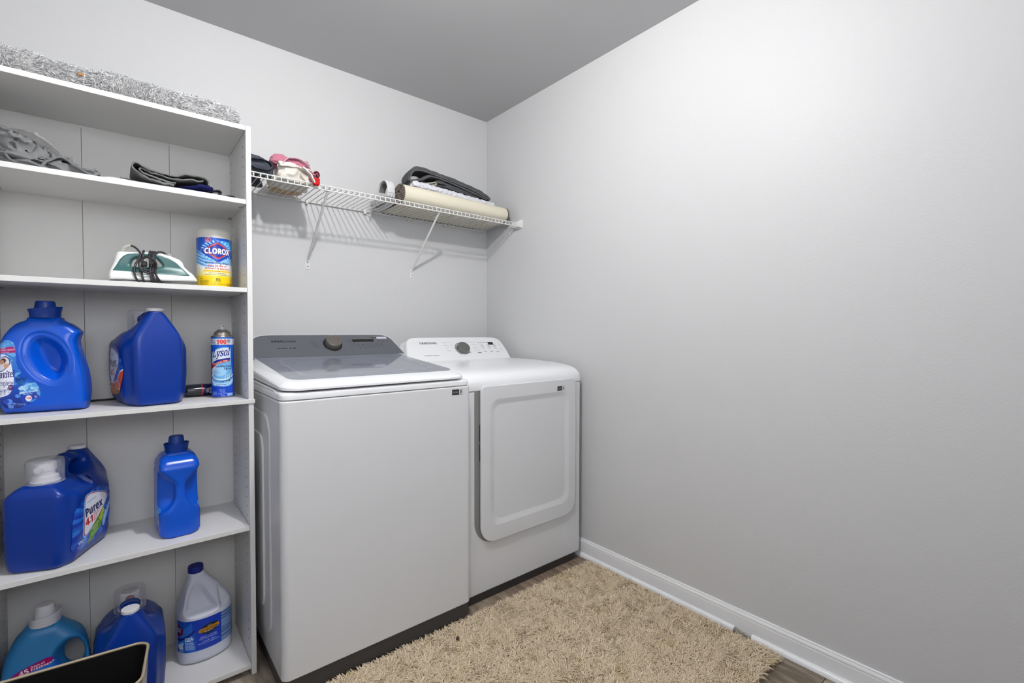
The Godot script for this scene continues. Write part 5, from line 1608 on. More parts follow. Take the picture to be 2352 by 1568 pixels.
func cans() -> void:
	# canister of wipes
	var t := thing("wipes_canister", "blue and yellow canister of disinfecting wipes with white lid beside the iron", "wipes canister", Vector3(-1.5335, 1.2678, 0.530))
	var g := G.new()
	g.lathe([Vector2(0, 0), Vector2(0.0490, 0), Vector2(0.0505, 0.002), Vector2(0.0500, 0.005), Vector2(0.0500, 0.166), Vector2(0.0, 0.166)], 48)
	part("body", g.mesh(35), M.cap_white, t)
	g = G.new()
	g.lathe([Vector2(0, 0.1655), Vector2(0.0508, 0.1655), Vector2(0.0512, 0.167), Vector2(0.0508, 0.186), Vector2(0.0495, 0.190), Vector2(0.0475, 0.192), Vector2(0.044, 0.1922), Vector2(0.043, 0.195), Vector2(0.040, 0.1965), Vector2(0, 0.1965)], 48)
	part("lid", g.mesh(30), mat(Color(0.84, 0.83, 0.80), 0.4), t)
	var A := 1.75
	var W := 0.0505 * A * 2
	var H := 0.160
	var p := Pic.new(W, H, 4600, Color(0.93, 0.94, 0.95))
	var c := W / 2 + 0.0035
	p.fade(0.075, 0.16, Color(0.62, 0.80, 0.93), Color(0.10, 0.36, 0.78))
	p.fade(0.0, 0.062, Color(0.95, 0.80, 0.04), Color(0.93, 0.94, 0.92))
	p.fade(0.0, 0.035, Color(0.93, 0.76, 0.02), Color(0.95, 0.82, 0.10))
	p.poly([PackedVector2Array([Vector2(0, 0.162), Vector2(W, 0.162), Vector2(W, 0.118), Vector2(c + 0.06, 0.10), Vector2(c, 0.086), Vector2(c - 0.03, 0.095), Vector2(c - 0.055, 0.116), Vector2(0, 0.128)])], Color(0.09, 0.33, 0.76))
	p.poly([PackedVector2Array([Vector2(c + 0.0, 0.150), Vector2(W, 0.155), Vector2(W, 0.12), Vector2(c + 0.03, 0.10)])], Color(0.30, 0.62, 0.90))
	for i in 11:
		var y := 0.108 - i * 0.0034
		p.poly([curve([Vector2(0, y + 0.004), Vector2(c - 0.07, y), Vector2(c - 0.035, y - 0.012), Vector2(c, y - 0.015), Vector2(c - 0.035, y - 0.0095), Vector2(c - 0.07, y + 0.004), Vector2(0, y + 0.006)], 3)], [Color(0.20, 0.52, 0.86), Color(0.72, 0.86, 0.95), Color(0.36, 0.66, 0.90)][i % 3])
	for i in 24:
		var a := TAU * i / 24
		p.poly([PackedVector2Array([Vector2(c, 0.117), Vector2(c, 0.117) + Vector2(cos(a - 0.06) * 0.052, sin(a - 0.06) * 0.034), Vector2(c, 0.117) + Vector2(cos(a + 0.06) * 0.052, sin(a + 0.06) * 0.034)])], Color(0.62, 0.84, 0.97))
	for q in [[0.0515, 0.034, Color(0.10, 0.28, 0.70), -0.003], [0.042, 0.0265, Color(0.80, 0.84, 0.95), 0.0], [0.041, 0.0257, Color(0.76, 0.13, 0.08), 0.0], [0.0345, 0.0205, Color(0.07, 0.20, 0.62), 0.0]]:
		var m := Vector2(c, 0.117 + q[3])
		p.poly([PackedVector2Array([m + Vector2(-q[0], -0.002), m + Vector2(-q[0], 0.002), m + Vector2(-0.003, q[1]), m + Vector2(0.003, q[1]), m + Vector2(q[0], 0.002), m + Vector2(q[0], -0.002), m + Vector2(0.003, -q[1]), m + Vector2(-0.003, -q[1])])], q[2])
	p.text("CLOROX", bold, 0.0175, Vector2(c, 0.1085), Color(0.96, 0.96, 0.98), 0, 0.0, 0.0, 0.80, 0.0006)
	p.oval(Vector2(c - 0.0275, 0.151), 0.0086, 0.0086, Color(0.92, 0.93, 0.97))
	p.oval(Vector2(c - 0.0275, 0.151), 0.0078, 0.0078, Color(0.62, 0.05, 0.30))
	p.stroke([Vector2(c - 0.0300, 0.1535), Vector2(c - 0.0282, 0.152), Vector2(c - 0.0245, 0.156)], 0.0013, Color(0.95, 0.95, 0.97))
	p.bars(Vector2(c - 0.0335, 0.149), 0.012, 3, 0.0026, 0.0013, Color(0.95, 0.85, 0.9), 300)
	p.text("Disinfecting Wipes", bold, 0.0066, Vector2(c, 0.0745), Color(0.08, 0.10, 0.42), 0, 0.0, 0.0, 0.9)
	p.text("Kills 99.9% of", bold, 0.0062, Vector2(c, 0.0650), Color(0.72, 0.10, 0.14))
	p.text("Viruses* & Bacteria", bold, 0.0062, Vector2(c, 0.0565), Color(0.72, 0.10, 0.14), 0, 0.0, 0.0, 0.95)
	p.rect(c - 0.042, 0.0480, 0.084, 0.0048, Color(0.93, 0.76, 0.08))
	p.text("Crisp Lemon", sans, 0.003, Vector2(c - 0.004, 0.0490), Color(0.45, 0.36, 0.05))
	p.text("Safe on Finished Wood,", sans, 0.0036, Vector2(c, 0.0425), Color(0.16, 0.20, 0.42))
	p.text("Sealed Granite and Stainless Steel", sans, 0.0036, Vector2(c, 0.0375), Color(0.16, 0.20, 0.42))
	var ink := Color(0.16, 0.14, 0.06)
	p.text("85", bold, 0.0088, Vector2(c, 0.0195), ink)
	p.text("WET WIPES", sans, 0.0028, Vector2(c, 0.0145), ink)
	p.text("1 LB 5.7 OZ (620 g)", sans, 0.0034, Vector2(c + 0.002, 0.0070), ink)
	p.bars(Vector2(c - 0.056, 0.024), 0.012, 1, 0.003, 0.0018, ink, 310)
	p.bars(Vector2(c - 0.056, 0.019), 0.032, 6, 0.0027, 0.0010, ink, 311)
	p.bars(Vector2(c + 0.026, 0.010), 0.032, 3, 0.003, 0.0016, Color(0.4, 0.3, 0.05), 312)
	p.bars(Vector2(c + 0.040, 0.155), 0.02, 1, 0.003, 0.002, grey(0.85), 313)
	part("label", can_label(0.0506, 0.006, 0.166, -A, A), label_mat(p.tex(), 0.32), t)
	# aerosol can
	t = thing("spray_can", "blue and white aerosol can of disinfectant spray with bare nozzle, right on middle shelf", "spray can", Vector3(-1.5165, 0.9066, 0.553))
	g = G.new()
	g.lathe([Vector2(0, 0.0), Vector2(0.0310, 0.0), Vector2(0.0330, 0.0015), Vector2(0.0328, 0.004), Vector2(0.0326, 0.2015), Vector2(0.0334, 0.2025), Vector2(0.0332, 0.2045), Vector2(0.0285, 0.2060), Vector2(0.0255, 0.2075), Vector2(0.0245, 0.2135), Vector2(0.0215, 0.2190), Vector2(0.0165, 0.2222), Vector2(0.0152, 0.2228), Vector2(0.0155, 0.2250), Vector2(0.0135, 0.2262), Vector2(0.006, 0.2255), Vector2(0.0, 0.2255)], 48)
	part("body", g.mesh(32), mat(Color(0.72, 0.70, 0.66), 0.28, 0.85), t, "bare metal shoulder")
	g = G.new()
	g.lathe([Vector2(0, 0.2250), Vector2(0.0055, 0.2250), Vector2(0.0058, 0.2265), Vector2(0.0053, 0.2400), Vector2(0.0046, 0.2412), Vector2(0, 0.2412)], 20)
	var nz := part("nozzle", g.mesh(35), M.cap_white, t)
	g = G.new()
	g.cyl(Vector3(0.0012, 0.2368, 0.0045), Vector3(0.0014, 0.2368, 0.0060), 0.0016, 10)
	part("spray_hole", g.mesh(), M.dark, nz)
	A = 1.7
	W = 0.0331 * A * 2
	H = 0.197
	p = Pic.new(W, H, 6000, Color(0.05, 0.22, 0.72))
	c = W / 2 - 0.002
	p.fade(0.0, 0.197, Color(0.04, 0.24, 0.74), Color(0.10, 0.40, 0.82))
	p.rect(0, 0.172, W, 0.0205, Color(0.90, 0.91, 0.95))
	p.text("KILLS", bold, 0.0056, Vector2(c - 0.0185, 0.1845), Color(0.10, 0.12, 0.42), 1)
	p.text("OVER", bold, 0.0056, Vector2(c - 0.0185, 0.1775), Color(0.10, 0.12, 0.42), 1)
	p.text("100", bold, 0.0125, Vector2(c - 0.001, 0.1775), Color(0.80, 0.14, 0.16), 0, 0.0, 0.0, 1.05, 0.0006)
	p.text("100", bold, 0.0125, Vector2(c - 0.001, 0.1775), Color(0.92, 0.30, 0.26), 0, 0.0, 0.0, 1.05)
	p.bars(Vector2(c + 0.016, 0.187), 0.014, 3, 0.0036, 0.0022, Color(0.16, 0.18, 0.46), 320)
	p.bars(Vector2(c - 0.029, 0.1738), 0.027, 1, 0.003, 0.0020, Color(0.16, 0.18, 0.46), 321)
	p.bars(Vector2(c - 0.001, 0.1738), 0.028, 1, 0.003, 0.0020, Color(0.80, 0.2, 0.2), 322)
	# pale field with curved top
	p.poly([curve([Vector2(c - 0.036, 0.045), Vector2(c - 0.034, 0.13), Vector2(c - 0.030, 0.149), Vector2(c - 0.005, 0.163), Vector2(c + 0.026, 0.163), Vector2(c + 0.027, 0.150), Vector2(c + 0.030, 0.10), Vector2(c + 0.036, 0.05), Vector2(c + 0.02, 0.035), Vector2(c - 0.01, 0.036)], 5)], Color(0.45, 0.72, 0.92))
	p.poly([curve([Vector2(c - 0.034, 0.075), Vector2(c - 0.033, 0.13), Vector2(c - 0.029, 0.147), Vector2(c - 0.005, 0.160), Vector2(c + 0.024, 0.159), Vector2(c + 0.025, 0.125), Vector2(c + 0.024, 0.12), Vector2(c - 0.01, 0.11), Vector2(c - 0.022, 0.08)], 5)], Color(0.88, 0.91, 0.96))
	p.oval(Vector2(c - 0.006, 0.085), 0.020, 0.016, Color(0.62, 0.82, 0.95))
	p.text("Lysol", serif, 0.0230, Vector2(c - 0.004, 0.1360), Color(0.07, 0.13, 0.50), 0, 0.14, 0.35, 0.66, 0.0005)
	p.poly([curve([Vector2(c - 0.034, 0.108), Vector2(c - 0.012, 0.122), Vector2(c + 0.022, 0.1265), Vector2(c + 0.0235, 0.119), Vector2(c + 0.015, 0.1155), Vector2(c - 0.015, 0.108), Vector2(c - 0.034, 0.093)], 4)], Color(0.76, 0.12, 0.10))
	p.poly([curve([Vector2(c - 0.030, 0.113), Vector2(c - 0.012, 0.1235), Vector2(c + 0.022, 0.1285), Vector2(c + 0.023, 0.1235), Vector2(c + 0.0, 0.1205), Vector2(c - 0.018, 0.1135)], 4)], Color(0.08, 0.18, 0.58))
	p.text("KILLS 99.9%", bold, 0.0046, Vector2(c - 0.013, 0.1105), Color(0.95, 0.88, 0.86), 0, 0.26, 0.0, 0.85)
	p.bars(Vector2(c + 0.004, 0.1185), 0.016, 2, 0.0032, 0.0018, Color(0.95, 0.88, 0.86), 330, 0.1)
	p.text("Disinfectant", bold, 0.0066, Vector2(c + 0.0300, 0.0985), Color(0.10, 0.14, 0.45), 1)
	p.text("Spray", bold, 0.0066, Vector2(c + 0.0300, 0.0905), Color(0.10, 0.14, 0.45), 1)
	p.text("ELIMINATES", sans, 0.0026, Vector2(c - 0.031, 0.0840), Color(0.25, 0.35, 0.6), -1)
	p.text("ODORS", sans, 0.0052, Vector2(c - 0.031, 0.0770), Color(0.40, 0.50, 0.70), -1)
	for q in [[0.060, 0.0035, Color(0.93, 0.95, 0.98)], [0.055, 0.002, Color(0.12, 0.32, 0.72)], [0.046, 0.0022, Color(0.88, 0.92, 0.97)], [0.0405, 0.003, Color(0.93, 0.95, 0.98)]]:
		p.stroke(Array(curve([Vector2(c - 0.036, q[0] + 0.013), Vector2(c - 0.022, q[0] + 0.001), Vector2(c, q[0] - 0.003), Vector2(c + 0.022, q[0] + 0.002), Vector2(c + 0.036, q[0] + 0.013)], 6, false)), q[1], q[2])
	for i in 6: p.stroke([Vector2(c + 0.008 + i * 0.0035, 0.058 + 0.001 * i), Vector2(c + 0.011 + i * 0.0033, 0.073 + 0.001 * i)], 0.0014, [Color(0.85, 0.9, 0.96), Color(0.55, 0.68, 0.85)][i % 2])
	for q in [[0.012, 0.053, 0.002], [0.003, 0.050, 0.0016], [0.021, 0.054, 0.0024], [0.026, 0.062, 0.0018], [-0.004, 0.049, 0.0014], [0.028, 0.07, 0.0014]]: p.oval(Vector2(c + q[0], q[1]), q[2] * 1.4, q[2], Color(0.16, 0.28, 0.24))
	p.bars(Vector2(c - 0.018, 0.0385), 0.036, 1, 0.003, 0.0016, Color(0.2, 0.35, 0.7), 340)
	for q in [["NET WT.", 0.0215, 0.0042], ["19 OZ.", 0.0150, 0.0046], ["(1 LB. 3 OZ.)", 0.0090, 0.0046], ["538 g", 0.0030, 0.0044]]: p.text(q[0], sans, q[2], Vector2(c + 0.001, q[1]), Color(0.78, 0.86, 0.98), 0, 0.0, 0.0, 0.8)
	p.bars(Vector2(c - 0.032, 0.016), 0.018, 4, 0.003, 0.0012, Color(0.6, 0.74, 0.95), 341)
	p.rect(c + 0.014, 0.0015, 0.022, 0.0105, Color(0.35, 0.58, 0.90))
	p.bars(Vector2(c + 0.015, 0.0095), 0.018, 3, 0.003, 0.0014, Color(0.9, 0.94, 1.0), 342)
	p.oval(Vector2(c + 0.024, 0.024), 0.007, 0.007, Color(0.35, 0.55, 0.90), 0.0, 0.0008)
	part("label", can_label(0.0331, 0.0035, 0.2005, deg_to_rad(-8) - A, deg_to_rad(-8) + A), label_mat(p.tex(), 0.3), t)
	# small dark bottle on its side behind the can
	t = thing("small_bottle", "small dark translucent bottle with navy label lying on its side behind the spray can", "bottle", Vector3(-1.579, 0.9066 + 0.0217, 0.485), deg_to_rad(3))
	g = G.new()
	var rs := []
	for q in [[-0.047, 0.4], [-0.0455, 0.72], [-0.041, 0.88], [-0.031, 0.97], [-0.012, 1.0], [0.006, 1.0]]:
		var ring := PackedVector3Array()
		for k in 28: ring.push_back(Vector3(q[0], sin(TAU * k / 28) * 0.0205 * q[1], cos(TAU * k / 28) * 0.030 * q[1]))
		rs.push_back(ring)
	g.loft(rs)
	part("cap", g.mesh(40), mat(Color(0.12, 0.13, 0.17), 0.12), t, "smoky dark end")
	g = G.new()
	rs = []
	for q in [[0.006, 1.02], [0.0085, 1.03], [0.009, 1.0]]:
		var ring := PackedVector3Array()
		for k in 28: ring.push_back(Vector3(q[0], sin(TAU * k / 28) * 0.0205 * q[1], cos(TAU * k / 28) * 0.030 * q[1]))
		rs.push_back(ring)
	g.loft(rs)
	part("band", g.mesh(40), mat(Color(0.70, 0.10, 0.14), 0.35), t, "red edge band")
	g = G.new()
	rs = []
	for q in [[0.009, 1.0], [0.04, 1.0], [0.06, 0.97], [0.075, 0.9], [0.08, 0.7]]:
		var ring := PackedVector3Array()
		for k in 28: ring.push_back(Vector3(q[0], sin(TAU * k / 28) * 0.0205 * q[1], cos(TAU * k / 28) * 0.030 * q[1]))
		rs.push_back(ring)
	g.loft(rs)
	var bd := part("body", g.mesh(40), mat(Color(0.06, 0.09, 0.30), 0.3), t, "navy labelled end")
	g = G.new()
	var q0 := Transform3D(Basis(Vector3(0, 1, 0), Vector3(-1, 0, 0), Vector3(0, 0, 1)), Vector3(0.022, 0.0, 0.0303))
	lettering("GEL", bold, 0.006, q0, g)
	lettering("EXTRA", bold, 0.005, q0 * Transform3D(Basis.IDENTITY, Vector3(0.0, -0.008, 0)), g)
	g.box(Vector3(0.035, 0.0203, 0.004), Vector3(0.035, 0.0008, 0.020), 0.0002)
	part("print", g.mesh(40, false), mat(Color(0.80, 0.80, 0.88), 0.4), bd)
	# black cable behind the jugs
	g = G.new()
	g.tube(curve3([Vector3(-1.90, 0.9092, 0.402), Vector3(-1.865, 0.9092, 0.408), Vector3(-1.825, 0.9092, 0.404), Vector3(-1.79, 0.9092, 0.398), Vector3(-1.74, 0.9092, 0.392), Vector3(-1.70, 0.9092, 0.398), Vector3(-1.70, 0.9092, 0.41), Vector3(-1.74, 0.9092, 0.414), Vector3(-1.79, 0.9092, 0.412), Vector3(-1.83, 0.9094, 0.418), Vector3(-1.87, 0.9092, 0.424), Vector3(-1.91, 0.9092, 0.42)], 6), 0.0022, 8)
	var cb := part("cable", g.mesh(60), mat(grey(0.07), 0.45), self)
	tag(cb, "thin black cable lying at the back of the middle shelf behind the blue bottles", "cable")
func cloth_mat(col: Color, rough := 0.85, weave := 0.0) -> StandardMaterial3D:
	var m := mat(col, rough, 0.0, 0.25)
	if weave > 0.0:
		m.normal_enabled = true
		m.normal_texture = rcond_tex()
		m.normal_scale = weave
		m.uv1_triplanar = true
		m.uv1_scale = Vector3(14, 14, 14)
	return m
func rcond_tex() -> NoiseTexture2D:
	if not rcond.has("weave"): rcond.weave = noise_tex(0.12, 512, true, 9.0, 31, 3)
	return rcond.weave
func crumple(lo: Vector3, hi: Vector3, cell: float, shape: Callable, sd: int, fold := 0.012, warp := 0.02, freq := 9.0, squash := Vector3(1, 1, 1), base := -9.0) -> ArrayMesh:   # a solid given by its rough distance, thrown into folds
	var n := FastNoiseLite.new()
	n.seed = sd
	n.frequency = freq
	n.fractal_octaves = 2
	var w := FastNoiseLite.new()
	w.seed = sd + 5
	w.frequency = freq * 0.7
	w.fractal_octaves = 1
	var F := Field.new(lo, hi, cell)
	F.fill(func(p: Vector3) -> float:
		var d: float = shape.call(p)
		if absf(d) > 0.03: return d
		var q := p * squash
		var s := Vector3(w.get_noise_3dv(q), w.get_noise_3dv(q + Vector3(7, 3, 1)), w.get_noise_3dv(q + Vector3(2, 9, 5))) * warp
		var r := 1.0 - absf(n.get_noise_3dv(q + s * 4.0)) * 2.2
		return maxf(shape.call(p + s) - fold * (r - 0.45) * 0.8, base - p.y))
	return F.mesh()
func wobble(g: G, amp: float, freq: float, sd := 1) -> G:
	var n := FastNoiseLite.new()
	n.seed = sd
	n.frequency = freq
	n.fractal_octaves = 2
	for i in g.v.size():
		var p := g.v[i]
		g.v[i] = p + Vector3(n.get_noise_3dv(p), n.get_noise_3dv(p + Vector3(5, 1, 3)), n.get_noise_3dv(p + Vector3(1, 7, 2))) * amp
	return g
static func slab(p: Vector3, c: Vector3, h: Vector3, r: float) -> float:
	var a := (p - c).abs() - h + Vector3(r, r, r)
	return a.max(Vector3.ZERO).length() + minf(maxf(a.x, maxf(a.y, a.z)), 0.0) - r

func shag(parent: Node3D, m: ArrayMesh, count: int, place: Callable, material: Material, tone: Callable) -> void:
	var ts := []
	var cs := []
	for i in count:
		ts.push_back(place.call())
		cs.push_back((tone.call() as Color).srgb_to_linear())
	stuff("pile", m, material, parent, ts, cs)
func lean(n: Vector3, along: Vector3, up: float, roll: float, s: float, at: Vector3) -> Transform3D:
	var y := (n * up + along).normalized()
	var x := (n.cross(y)).normalized()
	if x.length() < 0.5: x = Vector3.RIGHT
	var b := Basis(x, y, x.cross(y).normalized()) * Basis(Vector3.UP, roll)
	return Transform3D(b.scaled_local(Vector3(s, s, s)), at)

func shelf_things() -> void:
	# rolled shag rug on top of the bookcase
	var tw := mat(Color.WHITE, 0.85, 0.0, 0.2)
	tw.vertex_color_use_as_albedo = true
	var t := thing("rolled_rug", "pale grey shag rug rolled up and tied, lying on top of the bookcase", "rolled rug", Vector3(-1.765, 1.7851, 0.617))
	var ties := [-1.925, -1.845, -1.575, -1.522]
	var rad := func(x: float) -> float:
		var r := 0.0285 + 0.003 * sin(x * 31.0) + 0.002 * sin(x * 77.0)
		for q in ties: r -= 0.007 * exp(-pow((x - q) / 0.012, 2.0))
		return r * smoothstep(-1.478, -1.50, x) + 0.004
	var prof := []
	var g := G.new()
	var rs := []
	for i in 60:
		var x := lerpf(-2.058, -1.484, i / 59.0)
		var ring := PackedVector3Array()
		for k in 20: ring.push_back(Vector3(x - t.position.x, 0.036 + sin(TAU * k / 20) * rad.call(x), cos(TAU * k / 20) * rad.call(x) * 1.05))
		rs.push_back(ring)
	g.loft(rs)
	part("core", g.mesh(60), mat(Color(0.62, 0.62, 0.62), 0.9), t)
	shag(t, yarn(0.018, 0.00135, 0.45, 4, 4), 30000, func() -> Transform3D:
		var x := rng.randf_range(-2.06, -1.484)
		var a := rng.randf_range(-1.3, PI - 0.2) if rng.randf() < 0.9 else rng.randf_range(0, TAU)
		var n := Vector3(0, sin(a), cos(a))
		var r: float = rad.call(x)
		var tang := Vector3(0, cos(a), -sin(a))
		var dir := rng.randfn(0.0, 0.55) + 0.6 * sin(x * 19.0)
		var al := (Vector3(1, 0, 0) * cos(dir) + tang * sin(dir) * -1.0)
		if rng.randf() < 0.3: al = -al
		var s := rng.randf_range(0.7, 1.1)
		return lean(n, al, rng.randf_range(0.02, 0.22), rng.randf_range(-0.6, 0.6), s, Vector3(x - t.position.x, 0.036, 0) + n * r * 0.93 * Vector3(1, 1, 1.05).y), tw, func() -> Color: return Color(0.66, 0.66, 0.665).lerp(Color(0.83, 0.83, 0.835), rng.randf()))
	for q in ties:
		g = G.new()
		var loop := PackedVector3Array()
		for k in 24: loop.push_back(Vector3(q - t.position.x + 0.003 * sin(TAU * k / 24), 0.036 + sin(TAU * k / 24) * 0.0305, cos(TAU * k / 24) * 0.031))
		g.tube(loop, 0.0016, 6, true)
		part("string", g.mesh(60), mat(grey(0.78), 0.8), t)
	part("care_tag", bx(Vector3(-1.852 - t.position.x, 0.037, 0.036), Vector3(0.011, 0.006, 0.003), 0.001), mat(Color(0.66, 0.44, 0.16), 0.6), t, "small orange tag")
	# grey cloth heaped at the left of the top opening
	var grey_cloth := cloth_mat(Color(0.455, 0.46, 0.465), 0.9, 0.25)
	t = thing("cloth_heap", "crumpled grey cloth heaped at the left end of the uppermost shelf", "cloth", Vector3(-1.935, 1.5525, 0.545))
	var m := crumple(Vector3(-0.11, -0.004, -0.13), Vector3(0.125, 0.135, 0.12), 0.0034, func(p: Vector3) -> float:
		var h := 0.108 - 0.05 * smoothstep(-0.06, 0.05, p.x) - 0.05 * smoothstep(0.02, 0.105, p.x)
		var d := slab(p, Vector3(0.0, h * 0.5 - 0.01, -0.005), Vector3(0.088, h * 0.5 + 0.008, 0.105), 0.035)
		d = smin(d, slab(p, Vector3(0.06, 0.012, 0.03), Vector3(0.045, 0.018, 0.07), 0.012), 0.015)
		return maxf(d, -p.y), 14, 0.020, 0.022, 13.0, Vector3(0.8, 1.3, 0.6), 0.0)
	part("folds", m, grey_cloth, t)
	var heap_at := t.position
	var heap_v := PackedVector3Array()
	for q in m.surface_get_arrays(0)[Mesh.ARRAY_VERTEX]:
		if q.y > 0.03: heap_v.push_back(q)
	g = ribbon(curve([Vector2(-0.090, 0.122), Vector2(-0.086, 0.09), Vector2(-0.075, 0.045), Vector2(-0.05, 0.012), Vector2(-0.01, 0.008)], 6, false), 0.004, 0.085, 0.105, 2)
	part("hanging_fold", wobble(g, 0.006, 20.0, 4).mesh(60), grey_cloth, t)
	g = ribbon(curve([Vector2(0.005, 0.006), Vector2(0.03, 0.032), Vector2(0.055, 0.030), Vector2(0.082, 0.012), Vector2(0.105, 0.004)], 6, false), 0.0045, 0.06, 0.112, 2)
	part("hanging_fold", wobble(g, 0.006, 20.0, 4).mesh(60), grey_cloth, t)
	# clear plastic bag
	t = thing("plastic_bag", "crinkled clear plastic bag lying over the grey cloth heap on the uppermost shelf", "plastic bag", Vector3(-1.93, 1.6395, 0.55))
	var n := FastNoiseLite.new()
	n.seed = 3
	n.frequency = 16.0
	n.fractal_octaves = 3
	var V := PackedVector3Array()
	var nx := 34
	var nzz := 22
	for i in nx:
		for k in nzz:
			var u := float(i) / (nx - 1)
			var w := float(k) / (nzz - 1)
			var x := lerpf(-0.065, 0.058, u)
			var z := lerpf(-0.07, 0.085, w)
			var y := 0.020 * pow(sin(PI * clampf(u * 0.97 + 0.015, 0, 1)), 0.6) * pow(sin(PI * clampf(w, 0.02, 0.98)), 0.5) - 0.055 * smoothstep(0.35, 1.0, u) + (0.5 - absf(n.get_noise_2d(x, z))) * 0.012
			# the film rests on the cloth
			var w2 := t.position + Vector3(x, 0, z) - heap_at
			var top := -1.0
			for q in heap_v:
				if absf(q.x - w2.x) < 0.007 and absf(q.z - w2.z) < 0.007: top = maxf(top, q.y)
			V.push_back(Vector3(x, maxf(y, top + heap_at.y - t.position.y + 0.003), z))
	g = G.new()
	for i in nx - 1:
		for k in nzz - 1: g.quad(V[i * nzz + k], V[i * nzz + k + 1], V[(i + 1) * nzz + k + 1], V[(i + 1) * nzz + k])
	var film := mat(Color(0.95, 0.95, 0.97, 0.20), 0.06, 0.0, 0.8)
	film.transparency = BaseMaterial3D.TRANSPARENCY_ALPHA
	part("film", g.mesh(35, false), film, t)
	# striped cloth, grey trousers, navy cloth, dark strap
	var stripe := Image.create(64, 64, false, Image.FORMAT_RGB8)
	stripe.fill(Color(0.80, 0.80, 0.80))
	for y in range(0, 64, 8): stripe.fill_rect(Rect2i(0, y, 64, 2), grey(0.48))
	var sm := cloth_mat(Color.WHITE)
	sm.albedo_texture = ImageTexture.create_from_image(stripe)
	sm.uv1_triplanar = true
	sm.uv1_scale = Vector3(9, 9, 9)
	g = ribbon(curve([Vector2(-1.812, 1.5535), Vector2(-1.79, 1.5575), Vector2(-1.74, 1.5565), Vector2(-1.68, 1.556), Vector2(-1.60, 1.5565), Vector2(-1.53, 1.5555), Vector2(-1.495, 1.5535)], 6, false), 0.005, 0.47, 0.652, 2)
	var o := part("striped_cloth", g.mesh(50), sm, self)
	tag(o, "flat white cloth with thin grey stripes under the folded grey trousers", "cloth")
	var tm := cloth_mat(Color(0.44, 0.445, 0.44), 0.9, 0.3)
	t = thing("folded_trousers", "grey cotton trousers folded with a loop at left, at the right of the uppermost shelf", "trousers", Vector3(-1.65, 1.5615, 0.575))
	var lays := [[[Vector2(-1.648, 1.5665), Vector2(-1.67, 1.5665), Vector2(-1.70, 1.571), Vector2(-1.732, 1.584), Vector2(-1.7465, 1.600), Vector2(-1.740, 1.6125), Vector2(-1.722, 1.608), Vector2(-1.698, 1.5975), Vector2(-1.66, 1.5955), Vector2(-1.61, 1.603), Vector2(-1.577, 1.605), Vector2(-1.561, 1.594), Vector2(-1.560, 1.5785)], 0.0055, 0.50, 0.650],
		[[Vector2(-1.645, 1.5750), Vector2(-1.67, 1.5755), Vector2(-1.70, 1.580), Vector2(-1.724, 1.590), Vector2(-1.732, 1.599), Vector2(-1.724, 1.602), Vector2(-1.70, 1.590), Vector2(-1.66, 1.5865), Vector2(-1.61, 1.591), Vector2(-1.575, 1.592)], 0.0045, 0.51, 0.647],
		[[Vector2(-1.775, 1.5650), Vector2(-1.765, 1.5655), Vector2(-1.757, 1.5652), Vector2(-1.752, 1.565)], 0.003, 0.52, 0.640]]
	for k in 3:
		g = wobble(ribbon(curve(lays[k][0], 10, false), lays[k][1], lays[k][2], lays[k][3], 2), 0.005, 26.0, 3 + k)
		wpart("fold", g, tm, t, "", 60.0)
	m = crumple(Vector3(-0.06, -0.004, -0.08), Vector3(0.06, 0.05, 0.085), 0.0025, func(p: Vector3) -> float: return slab(p, Vector3(0.004, 0.004 - p.x * 0.04, 0), Vector3(0.042, 0.0065, 0.068), 0.009), 23, 0.006, 0.02, 16.0, Vector3(1, 1, 1), -0.0020)
	o = part("navy_cloth", m, cloth_mat(Color(0.10, 0.11, 0.30), 0.85, 0.3), self)
	o.position = Vector3(-1.590, 1.5618, 0.575)
	tag(o, "small navy blue cloth tucked under the grey trousers on the uppermost shelf", "cloth")
	g = ribbon(curve([Vector2(-1.566, 1.561), Vector2(-1.548, 1.571), Vector2(-1.532, 1.5745), Vector2(-1.526, 1.568), Vector2(-1.535, 1.562), Vector2(-1.52, 1.560), Vector2(-1.497, 1.5635), Vector2(-1.487, 1.5605)], 5, false), 0.0035, 0.615, 0.640, 2)
	o = part("dark_strap", g.mesh(50), cloth_mat(Color(0.20, 0.20, 0.22)), self)
	tag(o, "dark grey woven strap lying right of the navy cloth on the uppermost shelf", "strap")
	iron()

